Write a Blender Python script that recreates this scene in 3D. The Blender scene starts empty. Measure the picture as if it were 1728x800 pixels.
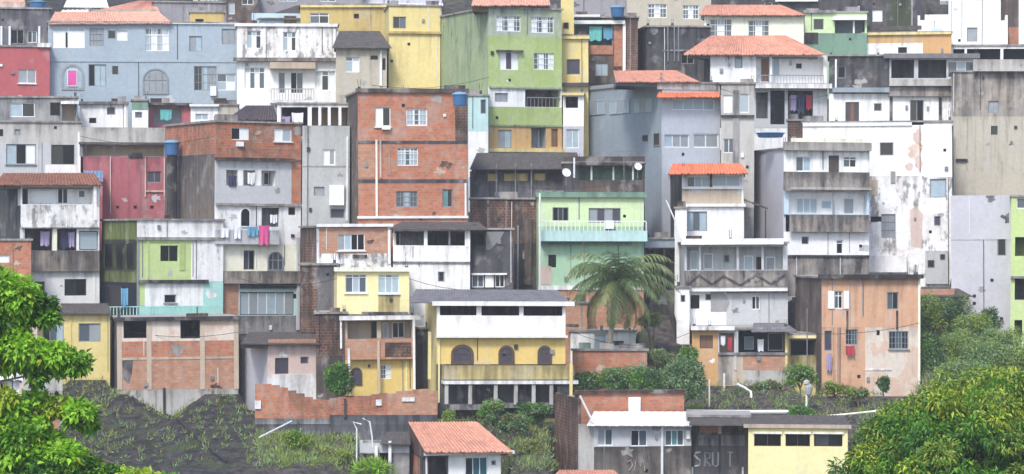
import bpy, math, random
import numpy as np
from mathutils import Vector, Matrix
random.seed(7)
sc = bpy.context.scene
C = sc.collection
R = math.radians

# ------------------------------------------------------------------ camera
FPX = 5000.0                       # focal length in photo pixels (1728 wide)
cam_d = bpy.data.cameras.new('camera')
cam_d.sensor_width = 36.0
cam_d.lens = 36.0 * FPX / 1728.0
cam_d.clip_start = 1.0
cam_d.clip_end = 3000.0
cam = bpy.data.objects.new('camera', cam_d)
cam.location = (0, 0, 0)
cam.rotation_euler = (R(90), 0, 0)
C.objects.link(cam)
sc.camera = cam

# ------------------------------------------------------------------ light
SUN_EL, SUN_AZ = R(50), R(200)     # azimuth clockwise from +Y : behind the camera, to its right
w = bpy.data.worlds.new('World')
sc.world = w
w.use_nodes = True
nt = w.node_tree
bg = nt.nodes['Background']
sky = nt.nodes.new('ShaderNodeTexSky')
sky.sky_type = 'NISHITA'
sky.sun_disc = False
sky.sun_elevation = SUN_EL
sky.sun_rotation = SUN_AZ
sky.air_density = 1.0
sky.dust_density = 2.0
sky.ozone_density = 1.0
nt.links.new(sky.outputs[0], bg.inputs[0])
bg.inputs[1].default_value = 0.13
sd = bpy.data.lights.new('sun', 'SUN')
sd.energy = 1.5
sd.angle = R(12)
sd.color = (1.0, 0.97, 0.92)
sun = bpy.data.objects.new('sun', sd)
d = Vector((math.sin(SUN_AZ) * math.cos(SUN_EL), math.cos(SUN_AZ) * math.cos(SUN_EL), math.sin(SUN_EL)))
sun.rotation_euler = d.to_track_quat('Z', 'Y').to_euler()
sun.location = (60, -60, 90)
C.objects.link(sun)
sc.view_settings.view_transform = 'Standard'
sc.view_settings.look = 'None'
sc.view_settings.exposure = 1.05
sc.view_settings.gamma = 1.0
sc.cycles.max_bounces = 6
sc.cycles.diffuse_bounces = 3
sc.cycles.glossy_bounces = 2
sc.cycles.volume_bounces = 1
sc.cycles.use_denoising = True

# ------------------------------------------------------------------ materials
def lin(h, k=1.0):
    h = h.lstrip('#')
    out = []
    for i in (0, 2, 4):
        c = int(h[i:i + 2], 16) / 255
        c = c / 12.92 if c <= 0.04045 else ((c + 0.055) / 1.055) ** 2.4
        out.append(min(0.82, c * k))
    return (*out, 1)

class NB:
    def __init__(s, name):
        s.m = bpy.data.materials.new(name); s.m.use_nodes = True
        s.nt = s.m.node_tree; s.b = s.nt.nodes['Principled BSDF']
        s.b.inputs['Roughness'].default_value = 0.85
        s.b.inputs['Specular IOR Level'].default_value = 0.25
    def n(s, t, **k):
        x = s.nt.nodes.new(t)
        for a, v in k.items(): setattr(x, a, v)
        return x
    def l(s, a, b): s.nt.links.new(a, b)
    def math(s, op, a, b=None, clamp=False):
        x = s.n('ShaderNodeMath', operation=op); x.use_clamp = clamp
        for i, v in enumerate((a, b)):
            if v is None: continue
            if isinstance(v, (int, float)): x.inputs[i].default_value = v
            else: s.l(v, x.inputs[i])
        return x.outputs[0]
    def mix(s, fac, a, b, mode='MIX'):
        x = s.n('ShaderNodeMix', data_type='RGBA', blend_type=mode)
        for i, v in ((0, fac), (6, a), (7, b)):
            if isinstance(v, (int, float)): x.inputs[i].default_value = v
            elif isinstance(v, tuple): x.inputs[i].default_value = v
            else: s.l(v, x.inputs[i])
        return x.outputs[2]
    def ramp(s, f, a, b):
        x = s.n('ShaderNodeMapRange'); x.interpolation_type = 'SMOOTHSTEP'
        s.l(f, x.inputs[0]); x.inputs[1].default_value = a; x.inputs[2].default_value = b
        return x.outputs[0]
    def noise(s, vec, scale, detail=4, rough=0.6):
        x = s.n('ShaderNodeTexNoise'); s.l(vec, x.inputs['Vector'])
        x.inputs['Scale'].default_value = scale; x.inputs['Detail'].default_value = detail
        x.inputs['Roughness'].default_value = rough
        return x.outputs[0]
    def scaled(s, vec, sx, sy, sz):
        x = s.n('ShaderNodeMapping'); s.l(vec, x.inputs[0]); x.inputs['Scale'].default_value = (sx, sy, sz)
        return x.outputs[0]

MATS = {}
def wall(key, col, dirt=0.4, stain='#4d4b4c', brick=False, patch=None, pamt=0.5, k=0.84, edge=0.6, bump=0.25, mold=1.0):
    """weathered plaster or hollow-brick wall: blotches, rain streaks below the top edge, worn patches"""
    b = NB(key)
    pos = b.n('ShaderNodeNewGeometry').outputs['Position']
    uvn = b.n('ShaderNodeUVMap').outputs[0]
    sep = b.n('ShaderNodeSeparateXYZ'); b.l(uvn, sep.inputs[0])
    lum = sum(int(col.lstrip('#')[i:i + 2], 16) for i in (0, 2, 4)) / 765
    k = 1.0 if lum > .88 else .86
    base = lin(col, k)
    fine = b.noise(pos, 3.5, 5, 0.7)
    if brick:
        br = b.n('ShaderNodeTexBrick'); b.l(uvn, br.inputs['Vector'])
        br.inputs['Color1'].default_value = base
        br.inputs['Color2'].default_value = tuple([base[0] * 0.72, base[1] * 0.66, base[2] * 0.66, 1])
        br.inputs['Mortar'].default_value = lin('#a08d80', k)
        br.inputs['Scale'].default_value = 1.0
        br.inputs['Mortar Size'].default_value = 0.018
        br.inputs['Brick Width'].default_value = 0.34
        br.inputs['Row Height'].default_value = 0.2
        base = b.mix(b.math('MULTIPLY', b.ramp(b.noise(pos, 1.4, 6, .7), 0.48, 0.62), .55), br.outputs[0], lin('#b59a86', k))
    if patch:
        base = b.mix(b.math('MULTIPLY', b.ramp(b.noise(pos, 0.55, 6, 0.65), 0.5, 0.57), pamt), base, lin(patch, k))
    st = b.noise(b.scaled(pos, 2.2, 2.2, 0.22), 1.0, 5, 0.6)
    bl = b.noise(pos, 0.45, 6, 0.65)
    edgef = b.math('POWER', 2.718, b.math('MULTIPLY', sep.outputs[1], -1.1))
    v = b.math('ADD', b.math('ADD', b.math('MULTIPLY', st, 0.55), b.math('MULTIPLY', bl, 0.45)),
               b.math('MULTIPLY', edgef, 0.20 * edge))
    hi = 0.86 - 0.22 * dirt
    msk = b.math('MULTIPLY', b.ramp(v, 0.62 - 0.26 * dirt, hi), min(1, 0.25 + 0.85 * dirt))
    colr = b.mix(msk, base, lin(stain, k))
    # black mould: sharp-edged spots and runs, heaviest below ledges
    mo = b.noise(b.scaled(pos, 1.5, 1.5, .8), 1.0, 9, 0.74)
    mo = b.math('ADD', b.math('ADD', b.math('MULTIPLY', mo, .75), b.math('MULTIPLY', st, .25)), b.math('MULTIPLY', edgef, .06 * edge))
    th = .665 - .115 * dirt * mold
    colr = b.mix(b.math('MULTIPLY', b.ramp(mo, th, th + .07), min(.9, .3 + .6 * dirt)), colr, lin('#444547', .62))
    # pale washed-out patches
    pw = b.noise(b.scaled(pos, .7, .7, .5), 1.0, 6, .6)
    colr = b.mix(b.math('MULTIPLY', b.ramp(pw, .54, .68), .16 + .2 * dirt), colr, lin('#cdc8c4', .85))
    f = b.n('ShaderNodeMapRange'); b.l(b.math('ADD', b.math('MULTIPLY', fine, .5), b.math('MULTIPLY', bl, .5)), f.inputs[0]); f.inputs[1].default_value = 0.3; f.inputs[2].default_value = 0.7
    f.inputs[3].default_value = 0.8; f.inputs[4].default_value = 1.1
    hs = b.n('ShaderNodeHueSaturation'); b.l(colr, hs.inputs['Color']); b.l(f.outputs[0], hs.inputs['Value'])
    b.l(hs.outputs[0], b.b.inputs['Base Color'])
    bp = b.n('ShaderNodeBump'); bp.inputs['Strength'].default_value = bump; bp.inputs['Distance'].default_value = 0.03
    b.l(b.math('SUBTRACT', fine, b.math('MULTIPLY', br.outputs[1], 1.5)) if brick else fine, bp.inputs['Height']); b.l(bp.outputs[0], b.b.inputs['Normal'])
    MATS[key] = b.m
    return b.m

def plain(key, col, rough=0.6, var=0.12, k=0.82, metal=0, spec=0.3):
    b = NB(key)
    pos = b.n('ShaderNodeNewGeometry').outputs['Position']
    f = b.n('ShaderNodeMapRange'); b.l(b.noise(pos, 2.0, 4), f.inputs[0])
    f.inputs[1].default_value = 0.3; f.inputs[2].default_value = 0.7
    f.inputs[3].default_value = 1 - var; f.inputs[4].default_value = 1 + var
    hs = b.n('ShaderNodeHueSaturation'); hs.inputs['Color'].default_value = lin(col, k); b.l(f.outputs[0], hs.inputs['Value'])
    b.l(hs.outputs[0], b.b.inputs['Base Color'])
    b.b.inputs['Roughness'].default_value = rough
    b.b.inputs['Metallic'].default_value = metal
    b.b.inputs['Specular IOR Level'].default_value = spec
    MATS[key] = b.m
    return b.m

wall('white', '#e9ebee', 0.42, '#6e7076', mold=1.3); wall('white_worn', '#e9e9eb', 0.5, '#77726f', mold=1.4); wall('white_stained', '#eceaea', 0.5, '#7d7776', patch='#cfc8c4', mold=2.6)
wall('white_clean', '#eef0f2', 0.28, '#85878c'); wall('cream', '#efe9d6', 0.3); wall('light_grey', '#c6c9cd', 0.35); wall('lilac', '#c9c9d3', 0.25, '#85858e')
wall('blue_grey', '#a7b6c2', 0.22, '#7a858f'); wall('steel', '#98a4ae', 0.35, '#69727b', mold=.5); wall('steel_front', '#bfc5d0', 0.3, '#84868c')
wall('concrete', '#a2a2a3', 0.7, '#4a4a4e'); wall('concrete_light', '#c4c2be', 0.6, '#77736f'); wall('concrete_dark', '#727177', 0.8, '#3c3c42')
wall('mould', '#56565a', 0.8, '#2b2b2e', patch='#706b68', pamt=.6); wall('mould_brown', '#6b5e56', 0.8, '#433e3d', patch='#8a7f79', pamt=.6); wall('beige_grey', '#c4bdad', 0.5, '#7a756c')
wall('tower_grey', '#bcc0c1', 0.6, '#7f8584'); wall('parapet_stained', '#a59e98', 0.85, '#5a5655', patch='#c2b6a4', mold=1.1); wall('mould_flank', '#716b66', 0.75, '#46434a', patch='#8c7a66', mold=1.3); wall('lilac_grey_dark', '#a19fa6', 0.5)
wall('red', '#b96468', 0.25, '#8d4a4e'); wall('rose', '#b66a73', 0.55, '#74434c', patch='#c07c80', pamt=0.4)
wall('yellow', '#e6d593', 0.3, '#a0895a'); wall('mustard', '#d0b878', 0.5, '#7c6a45'); wall('yellow_pale', '#f3eab2', 0.12, '#b5ab80'); wall('yellow_warm', '#e9cd80', 0.25, '#a88440')
wall('yellow_soft', '#eedc9b', 0.4, '#8c7c58'); wall('yellow_stained', '#d5c58a', 0.75, '#776b4a')
wall('green', '#aec27e', 0.35, '#7c8f60', patch='#bccb98', pamt=0.5); wall('green_top', '#b3bcae', 0.6, '#7a8a78', patch='#a9c170'); wall('green_mould', '#9fb08c', 0.6, '#6a7868', patch='#b0c08e', mold=1.2)
wall('lime', '#c6da98', 0.25, '#8fa060'); wall('mint', '#abd0b0', 0.4, '#6f8f7c'); wall('green_pale', '#d3e8b8', 0.2, '#98a880'); wall('turquoise', '#b4e6df', 0.3, '#7da5a0')
wall('aqua_pale', '#bfe0de', 0.4, '#839a98'); wall('olive', '#76824c', 0.7, '#40482f'); wall('olive_dark', '#4c533f', 0.8, '#30352c')
wall('ochre', '#cfac7a', 0.4, '#8a6d48'); wall('orange_paint', '#d6aa78', 0.3, '#a57845'); wall('peach', '#d8ab8c', 0.5, '#8e6e5b', patch='#e0b69a'); wall('peach_worn', '#e4d8cb', 0.45, '#93877d', patch='#d9b097', pamt=0.6)
wall('brick', '#cf8260', 0.3, '#77544a', brick=True); wall('brick_pale', '#d09878', 0.3, '#7d5f52', brick=True); wall('brick_dark', '#7a5246', 0.85, '#3c3230', brick=True, patch='#6d625c')
wall('brick_mossy', '#c87452', 0.55, '#5b5148', brick=True, patch='#7b6450'); wall('green_dusk', '#7fa08e', 0.5, '#4d6159'); wall('tan_plaster', '#c7b7a4', 0.4, '#84766a')
wall('dark_slab', '#6d6a6d', 0.6, '#434246'); wall('slab', '#aeaaa6', 0.6, '#5f5b59'); wall('blue_pale', '#c6dcea', 0.2, '#8ea2b0'); wall('pinkish', '#dfc8bf', 0.5, '#8c7d77')
wall('graffiti_wall', '#777478', 0.8, '#4a484c', patch='#8b8583'); wall('grimy_block', '#7e7873', 0.85, '#46413f', patch='#948e88', mold=1.3)
plain('frame_white', '#eef2f4', 0.5, 0.05); plain('frame_grey', '#8d959c', 0.5); plain('frame_dark', '#3c3d42', 0.5); plain('frame_brown', '#5c4d44', 0.6)
plain('panel_white', '#f2f6f8', 0.45, 0.04); plain('panel_blue', '#a8bcc8', 0.5); plain('panel_grey', '#9aa0a6', 0.5); plain('panel_pink', '#dd5fa8', 0.6); plain('panel_teal', '#5a8f96', 0.4); plain('panel_wood', '#80604a', 0.6)
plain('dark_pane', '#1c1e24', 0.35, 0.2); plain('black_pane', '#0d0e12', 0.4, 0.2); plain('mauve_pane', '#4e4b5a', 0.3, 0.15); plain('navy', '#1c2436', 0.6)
plain('tank_blue', '#3f6f9e', 0.45); plain('tank_lid', '#7fa6c8', 0.45); plain('pipe_white', '#e8ecec', 0.5); plain('pipe_dark', '#34343a', 0.6); plain('metal_grey', '#888a90', 0.5, metal=0.3)
plain('cloth_pink', '#e0609a', 0.9); plain('cloth_white', '#eef0f4', 0.9); plain('cloth_blue', '#6aa4c4', 0.9); plain('cloth_turquoise', '#6fc0bc', 0.9); plain('cloth_navy', '#3c4060', 0.9); plain('cloth_red', '#b8434f', 0.9); plain('cloth_lilac', '#a79cc0', 0.9); plain('tarp_blue', '#6a93b4', 0.6)
plain('roof_white', '#f0f2f2', 0.5, 0.05); plain('sheet_grey', '#77757a', 0.8, 0.28); plain('sheet_dark', '#5a5553', 0.85, 0.3); plain('bark', '#7c6a5a', 0.9, 0.25); plain('palm_trunk', '#a39d90', 0.9, 0.2); plain('cable_black', '#2a2a2e', 0.6)

def glass(key, col, rough=0.12):
    b = NB(key)
    b.b.inputs['Base Color'].default_value = lin(col, 0.8)
    b.b.inputs['Roughness'].default_value = rough
    b.b.inputs['Specular IOR Level'].default_value = 0.6
    MATS[key] = b.m
glass('glass', '#56646f'); glass('glass_dark', '#22282f'); glass('glass_teal', '#2c6470'); glass('glass_pale', '#a9b9c4', 0.25)

def tiles(key, c1, c2, dirt):
    b = NB(key)
    pos = b.n('ShaderNodeNewGeometry').outputs['Position']
    uvn = b.n('ShaderNodeUVMap').outputs[0]
    br = b.n('ShaderNodeTexBrick'); b.l(uvn, br.inputs['Vector'])
    br.offset = 0.0
    br.inputs['Color1'].default_value = lin(c1); br.inputs['Color2'].default_value = lin(c2)
    br.inputs['Mortar'].default_value = tuple([x * 0.5 for x in lin(c2)[:3]] + [1])
    br.inputs['Scale'].default_value = 1; br.inputs['Mortar Size'].default_value = 0.012
    br.inputs['Brick Width'].default_value = 0.24; br.inputs['Row Height'].default_value = 0.38
    br.inputs['Bias'].default_value = -0.1
    msk = b.math('MULTIPLY', b.ramp(b.noise(pos, 0.8, 6, 0.7), 0.62 - 0.25 * dirt, 0.8), dirt)
    wr = b.math('MULTIPLY', b.ramp(b.noise(b.scaled(pos, 4, 4, 4), 1.0, 3), .5, .7), .4)
    c = b.mix(msk, b.mix(wr, br.outputs[0], tuple([x * .6 for x in lin(c2)[:3]] + [1])), lin('#5c4a44'))
    b.l(c, b.b.inputs['Base Color'])
    MATS[key] = b.m
tiles('tile_orange', '#d39a84', '#bd8570', 0.6); tiles('tile_old', '#a06a52', '#7d5544', 0.9); tiles('tile_pale', '#dca994', '#cb9480', 0.45); tiles('tile_dark', '#5c5254', '#4a4246', 0.5); tiles('tile_vivid', '#dc8262', '#c87050', 0.35)

# ------------------------------------------------------------------ geometry helpers
def ray(px, py, Y):
    return Vector(((px - 864) / FPX * Y, Y, (400 - py) / FPX * Y))

class Geo:
    def __init__(s): s.v = []; s.f = []; s.uv = []
    def quad(s, a, b, c, d, uv=None):
        i = len(s.v); s.v += [tuple(a), tuple(b), tuple(c), tuple(d)]; s.f.append((i, i + 1, i + 2, i + 3))
        s.uv += uv if uv else [(0, 0)] * 4
    def poly(s, pts, uv=None):
        i = len(s.v); s.v += [tuple(p) for p in pts]; s.f.append(tuple(range(i, i + len(pts))))
        s.uv += uv if uv else [(p[0], -p[2]) for p in pts]
    def box(s, x0, x1, y0, y1, z0, z1, ztop=None):
        if x1 < x0: x0, x1 = x1, x0
        if y1 < y0: y0, y1 = y1, y0
        if z1 < z0: z0, z1 = z1, z0
        zt = z1 if ztop is None else ztop
        def q(ps, ax):
            s.quad(*ps, uv=[((p[0] if ax != 'x' else p[1]), (zt - p[2] if ax != 'z' else p[1])) for p in ps])
        q([(x0, y0, z0), (x1, y0, z0), (x1, y0, z1), (x0, y0, z1)], 'y')
        q([(x1, y1, z0), (x0, y1, z0), (x0, y1, z1), (x1, y1, z1)], 'y')
        q([(x0, y1, z0), (x0, y0, z0), (x0, y0, z1), (x0, y1, z1)], 'x')
        q([(x1, y0, z0), (x1, y1, z0), (x1, y1, z1), (x1, y0, z1)], 'x')
        q([(x0, y0, z1), (x1, y0, z1), (x1, y1, z1), (x0, y1, z1)], 'z')
        q([(x0, y1, z0), (x1, y1, z0), (x1, y0, z0), (x0, y0, z0)], 'z')
    def tube(s, pts, r, n=8, r2=None):
        pts = [Vector(p) for p in pts]
        rings = []
        for i, p in enumerate(pts):
            t = (pts[min(i + 1, len(pts) - 1)] - pts[max(i - 1, 0)]).normalized()
            a = t.orthogonal().normalized(); b = t.cross(a)
            rr = r if r2 is None else r + (r2 - r) * i / max(1, len(pts) - 1)
            rings.append([p + (a * math.cos(2 * math.pi * k / n) + b * math.sin(2 * math.pi * k / n)) * rr for k in range(n)])
        for A, B in zip(rings[:-1], rings[1:]):
            for k in range(n):
                s.quad(A[k], A[(k + 1) % n], B[(k + 1) % n], B[k])
        s.poly(list(reversed(rings[0]))); s.poly(rings[-1])
    def lathe(s, prof, n=16, c=(0, 0, 0)):
        rings = [[(c[0] + r * math.cos(2 * math.pi * k / n), c[1] + r * math.sin(2 * math.pi * k / n), c[2] + z) for k in range(n)] for r, z in prof]
        for A, B in zip(rings[:-1], rings[1:]):
            for k in range(n): s.quad(A[k], A[(k + 1) % n], B[(k + 1) % n], B[k])
        s.poly(rings[-1]); s.poly(list(reversed(rings[0])))
    def make(s, name, mat, parent=None, smooth=False):
        me = bpy.data.meshes.new(name)
        me.from_pydata(s.v, [], s.f)
        uvl = me.uv_layers.new(name='UVMap')
        flat = np.array(s.uv, dtype=np.float32).ravel()
        uvl.data.foreach_set('uv', flat)
        me.materials.append(MATS[mat] if isinstance(mat, str) else mat)
        if smooth: me.shade_smooth()
        o = bpy.data.objects.new(name, me)
        C.objects.link(o)
        if parent: o.parent = parent
        return o

def tag(o, label=None, cat=None, group=None, kind=None):
    if label: o['label'] = label
    if cat: o['category'] = cat
    if group: o['group'] = group
    if kind: o['kind'] = kind
    return o

def empty(name, loc, rz=0):
    o = bpy.data.objects.new(name, None); C.objects.link(o)
    o.empty_display_size = 0.3
    o.location = loc; o.rotation_euler = (0, 0, rz)
    return o

PROF_Y = [-100, 0, 50, 90, 130, 165, 176, 184, 192, 200, 210, 220, 230, 240, 252, 266, 280, 320, 500]
PROF_P = [None, None, None, None, None, None, 850, 790, 745, 690, 590, 480, 370, 260, 150, 60, 0, None, None]
PROF_Z = [-2, -4, -9, -13, -16.5, -17.5] + [(400 - p) / FPX * y for p, y in zip(PROF_P[6:17], PROF_Y[6:17])] + [26, 27]
def zprof(y): return float(np.interp(y, PROF_Y, PROF_Z))

HOUSES = []
CARVE = []                 # (px0, px1, Y, py of the lowest visible point)

class House:
    def __init__(s, name, label, Y, x0, x1, top, bot, mat, side=None, sm=None, D=7.0, cat='house', slab='slab', over=0.12, slab_t=0.14, group=None, full=False):
        s.mat, s.sm, s.D, s.Y, s.top, s.bot = mat, sm or mat, D, Y, top, bot
        s.x0, s.x1 = x0, x1
        P = ray(x0, 400, Y); s.P = P
        target = x0 if side is None else side
        lo, hi = R(-35), R(62)
        for _ in range(50):
            a = (lo + hi) / 2
            bx, by = P.x - math.sin(a) * D, Y + math.cos(a) * D
            if 864 + FPX * bx / by > target: lo = a
            else: hi = a
        s.a = a
        s.u = Vector((math.cos(a), math.sin(a), 0)); s.v = Vector((-math.sin(a), math.cos(a), 0))
        s.zb = min(zprof(Y), (400 - bot) / FPX * Y) - 2.6
        s.root = empty(name, (P.x, P.y, s.zb), a)
        tag(s.root, label, cat, group)
        s.W = s.uz(x1, top)[0]
        s.ztop = s.uz(x0, top)[1]
        s.panels = []; s.holes = []; s.lside = []
        s.slab, s.over, s.slab_t = slab, over, slab_t
        s.autofront = True
        HOUSES.append(s)
        CARVE.append((min(target, x0) - 3, x1 + 3, Y, bot))
    # pixel -> facade coordinates. off: distance in front of the facade (negative = behind)
    def uz(s, px, py, off=0.0, face='F'):
        k = (px - 864) / FPX
        if face == 'F': O, e = s.P - s.v * off, s.u
        else: O, e = s.P - s.u * off, s.v
        q = (k * O.y - O.x) / (e.x - k * e.y)
        t = O.y + q * e.y
        return q, (400 - py) / FPX * t - s.zb
    def L(s, u, d, z, face='F'):
        return (u, -d, z) if face == 'F' else (-d, u, z)
    def W3(s, px, py, off):
        q, z = s.uz(px, py, off)
        return s.P + s.u * q - s.v * off + Vector((0, 0, z + s.zb))
    def rect(s, x0, y0, x1, y1, off=0, face='F'):
        a, zt = s.uz(x0, y0, off, face); b, _ = s.uz(x1, y0, off, face)
        xm = (x0 + x1) / 2
        _, zt = s.uz(xm, y0, off, face); _, zb = s.uz(xm, y1, off, face)
        if face == 'F' and abs(y0 - s.top) < 0.01: zt = s.ztop
        return min(a, b), max(a, b), zb, zt
    def lbox(s, g, u0, u1, d0, d1, z0, z1, face='F', ztop=None):
        A, B = s.L(u0, d0, z0, face), s.L(u1, d1, z1, face)
        g.box(A[0], B[0], A[1], B[1], z0, z1, ztop)
    # --- front / side wall panel
    def p(s, x0, y0, x1, y1, mat=None, off=0.0, face='F', t=0.2, name='wall', base=False):
        s.panels.append(dict(r=(x0, y0, x1, y1), mat=mat or s.mat, off=off, face=face, t=t, name=name, base=base, holes=[]))
        if face == 'L': s.lside.append(1)
        else: s.autofront = False
        return s
    def hole(s, x0, y0, x1, y1, off=0.0, face='F'):
        s.holes.append((x0, y0, x1, y1, off, face))
    # --- windows. panes: one letter per vertical light
    PM = {'g': 'glass', 'k': 'glass_dark', 'a': 'glass_pale', 't': 'glass_teal', 'w': 'panel_white', 'b': 'panel_blue', 'e': 'panel_grey', 'p': 'panel_pink', 'n': 'black_pane', 'm': 'mauve_pane', 'o': 'panel_wood', 'T': 'panel_teal', 'd': None}
    def w(s, x0, y0, x1, y1, panes='gg', fr='frame_white', off=0.0, face='F', bars=0, sill=False, trans=0, name='window', fw=0.06, hole=True, border=True):
        surf = off < -0.3 or not hole
        u0, u1, z0, z1 = s.rect(x0, y0, x1, y1, off, face)
        if not surf: s.hole(x0, y0, x1, y1, off, face)
        base = off + (0.0 if surf else -0.14)
        g = Geo(); f = fw
        fd0, fd1 = base, base + 0.055
        if border:
            s.lbox(g, u0, u0 + f, fd0, fd1, z0, z1, face); s.lbox(g, u1 - f, u1, fd0, fd1, z0, z1, face)
            s.lbox(g, u0 + f, u1 - f, fd0, fd1, z0, z0 + f, face); s.lbox(g, u0 + f, u1 - f, fd0, fd1, z1 - f, z1, face)
        n = len(panes); wd = (u1 - u0 - 2 * f) / n
        zt = z1 - f
        if trans:
            zt = z0 + (z1 - z0) * (1 - trans)
            s.lbox(g, u0 + f, u1 - f, fd0 + .002, fd1 - .002, zt, zt + f, face)
        for i in range(1, n):
            um = u0 + f + wd * i
            s.lbox(g, um - f * .45, um + f * .45, fd0 + .003, fd1 - .003, z0 + f, z1 - f, face)
        if bars:
            for i in range(1, bars + 1):
                um = u0 + (u1 - u0) * i / (bars + 1)
                s.lbox(g, um - .018, um + .018, fd1 + .004, fd1 + .03, z0 + f, z1 - f, face)
            for zz in (0.33, 0.67):
                z = z0 + (z1 - z0) * zz
                s.lbox(g, u0 + f, u1 - f, fd1 + .006, fd1 + .026, z - .015, z + .015, face)
        if sill: s.lbox(g, u0 - .08, u1 + .08, off, off + .12, z0 - .08, z0 - .002, face)
        wo = g.make(name, fr, s.root)
        for i, c in enumerate(panes):
            m = s.PM[c]
            if m is None:
                if not surf: continue
                m = 'black_pane'
            a, b = u0 + f + wd * i + .01, u0 + f + wd * (i + 1) - .01
            pd = base + .012 + (.012 if i % 2 else 0)
            q = Geo(); s.lbox(q, a, b, pd, pd + .014, z0 + f, zt, face)
            q.make('pane' if name == 'window' else 'leaf_panel', m, wo)
            if trans:
                q = Geo(); s.lbox(q, a, b, pd, pd + .014, zt + f, z1 - f, face); q.make('pane', 'glass_pale' if c in 'wb' else 'glass', wo)
        return wo
    def door(s, x0, y0, x1, y1, c='o', **k):
        return s.w(x0, y0, x1, y1, c, name='door', **k)
    def arch(s, x0, y0, x1, y1, fr='frame_brown', pane='mauve_pane', off=0.0, mull=2, fwd=0.14, name='window'):
        u0, u1, z0, z1 = s.rect(x0, y0, x1, y1, off)
        um, rx = (u0 + u1) / 2, (u1 - u0) / 2
        rise = min(rx, (z1 - z0) * 0.45); zs = z1 - rise
        def outline(sh):
            pts = [(u0 + sh, z0 + sh)] + [(um - (rx - sh) * math.cos(t), zs + (rise - sh) * math.sin(t)) for t in np.linspace(0, math.pi, 11)] + [(u1 - sh, z0 + sh)]
            return pts
        O, I = outline(0), outline(fwd)
        g = Geo()
        d0, d1 = off + .002, off + .08
        n = len(O)
        for i in range(n):
            j = (i + 1) % n
            g.quad(s.L(*(O[i][0], d1, O[i][1])), s.L(O[j][0], d1, O[j][1]), s.L(I[j][0], d1, I[j][1]), s.L(I[i][0], d1, I[i][1]))
            g.quad(s.L(O[i][0], d0, O[i][1]), s.L(O[j][0], d0, O[j][1]), s.L(O[j][0], d1, O[j][1]), s.L(O[i][0], d1, O[i][1]))
            g.quad(s.L(I[i][0], d1, I[i][1]), s.L(I[j][0], d1, I[j][1]), s.L(I[j][0], d0, I[j][1]), s.L(I[i][0], d0, I[i][1]))
        for k in range(1, mull):
            u = u0 + (u1 - u0) * k / mull
            s.lbox(g, u - .03, u + .03, off + .03, off + .06, z0 + .1, zs + rise * .7)
        if mull > 1: s.lbox(g, u0 + fwd, u1 - fwd, off + .032, off + .058, zs - .03, zs + .03)
        wo = g.make(name, fr, s.root)
        q = Geo(); q.poly([s.L(a, off + .02, b) for a, b in outline(fwd * .6)]); q.make('pane', pane, wo)
        return wo
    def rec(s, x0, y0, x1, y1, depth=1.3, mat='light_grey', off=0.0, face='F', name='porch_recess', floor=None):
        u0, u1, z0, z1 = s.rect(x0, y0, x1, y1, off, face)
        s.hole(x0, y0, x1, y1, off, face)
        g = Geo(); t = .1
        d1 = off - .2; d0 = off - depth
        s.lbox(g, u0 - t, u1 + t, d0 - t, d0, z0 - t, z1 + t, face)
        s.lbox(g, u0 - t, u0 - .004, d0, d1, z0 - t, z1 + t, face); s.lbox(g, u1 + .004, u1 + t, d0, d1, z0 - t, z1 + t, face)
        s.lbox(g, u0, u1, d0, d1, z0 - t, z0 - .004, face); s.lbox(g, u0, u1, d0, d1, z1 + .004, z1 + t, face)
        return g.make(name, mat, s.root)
    def post(s, px, y0, y1, wpx=6, mat='frame_white', off=0.0, th=None, name='post', face='F'):
        u0, u1, z0, z1 = s.rect(px - wpx / 2, y0, px + wpx / 2, y1, off, face)
        g = Geo(); th = th or (u1 - u0)
        s.lbox(g, u0, u1, off - th, off + .015, z0, z1, face)
        return g.make(name, mat, s.root)
    def ledge(s, x0, y0, x1, y1, proud=0.12, mat='slab', off=0.0, name='ledge', face='F'):
        u0, u1, z0, z1 = s.rect(x0, y0, x1, y1, off, face)
        g = Geo(); s.lbox(g, u0, u1, off + .002, off + proud, z0, z1, face)
        return g.make(name, mat, s.root)
    def bal(s, x0, y0, x1, y1, proud=0.8, mat='white', off=0.0, name='balcony', floor='slab', side=True):
        u0, u1, z0, z1 = s.rect(x0, y0, x1, y1, off + proud)
        g = Geo(); t = .12
        s.lbox(g, u0, u1, off + proud - t, off + proud, z0, z1)
        if side:
            s.lbox(g, u0, u0 + t, off + .003, off + proud - t, z0, z1); s.lbox(g, u1 - t, u1, off + .003, off + proud - t, z0, z1)
        s.lbox(g, u0 + t, u1 - t, off + .003, off + proud - t, z0, z0 + .12)
        return g.make(name, mat, s.root)
    def rail(s, x0, y0, x1, y1, off=0.5, mat='frame_white', step=0.16, bw=.03, name='railing', top=0.07, bottom=True):
        u0, u1, z0, z1 = s.rect(x0, y0, x1, y1, off)
        g = Geo(); n = max(2, int((u1 - u0) / step))
        for i in range(n + 1):
            u = u0 + (u1 - u0) * i / n
            s.lbox(g, u - bw / 2, u + bw / 2, off - bw / 2, off + bw / 2, z0, z1)
        s.lbox(g, u0, u1, off - .045, off + .045, z1, z1 + top)
        if bottom: s.lbox(g, u0, u1, off - .04, off + .04, z0 - .06, z0)
        return g.make(name, mat, s.root)
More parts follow.
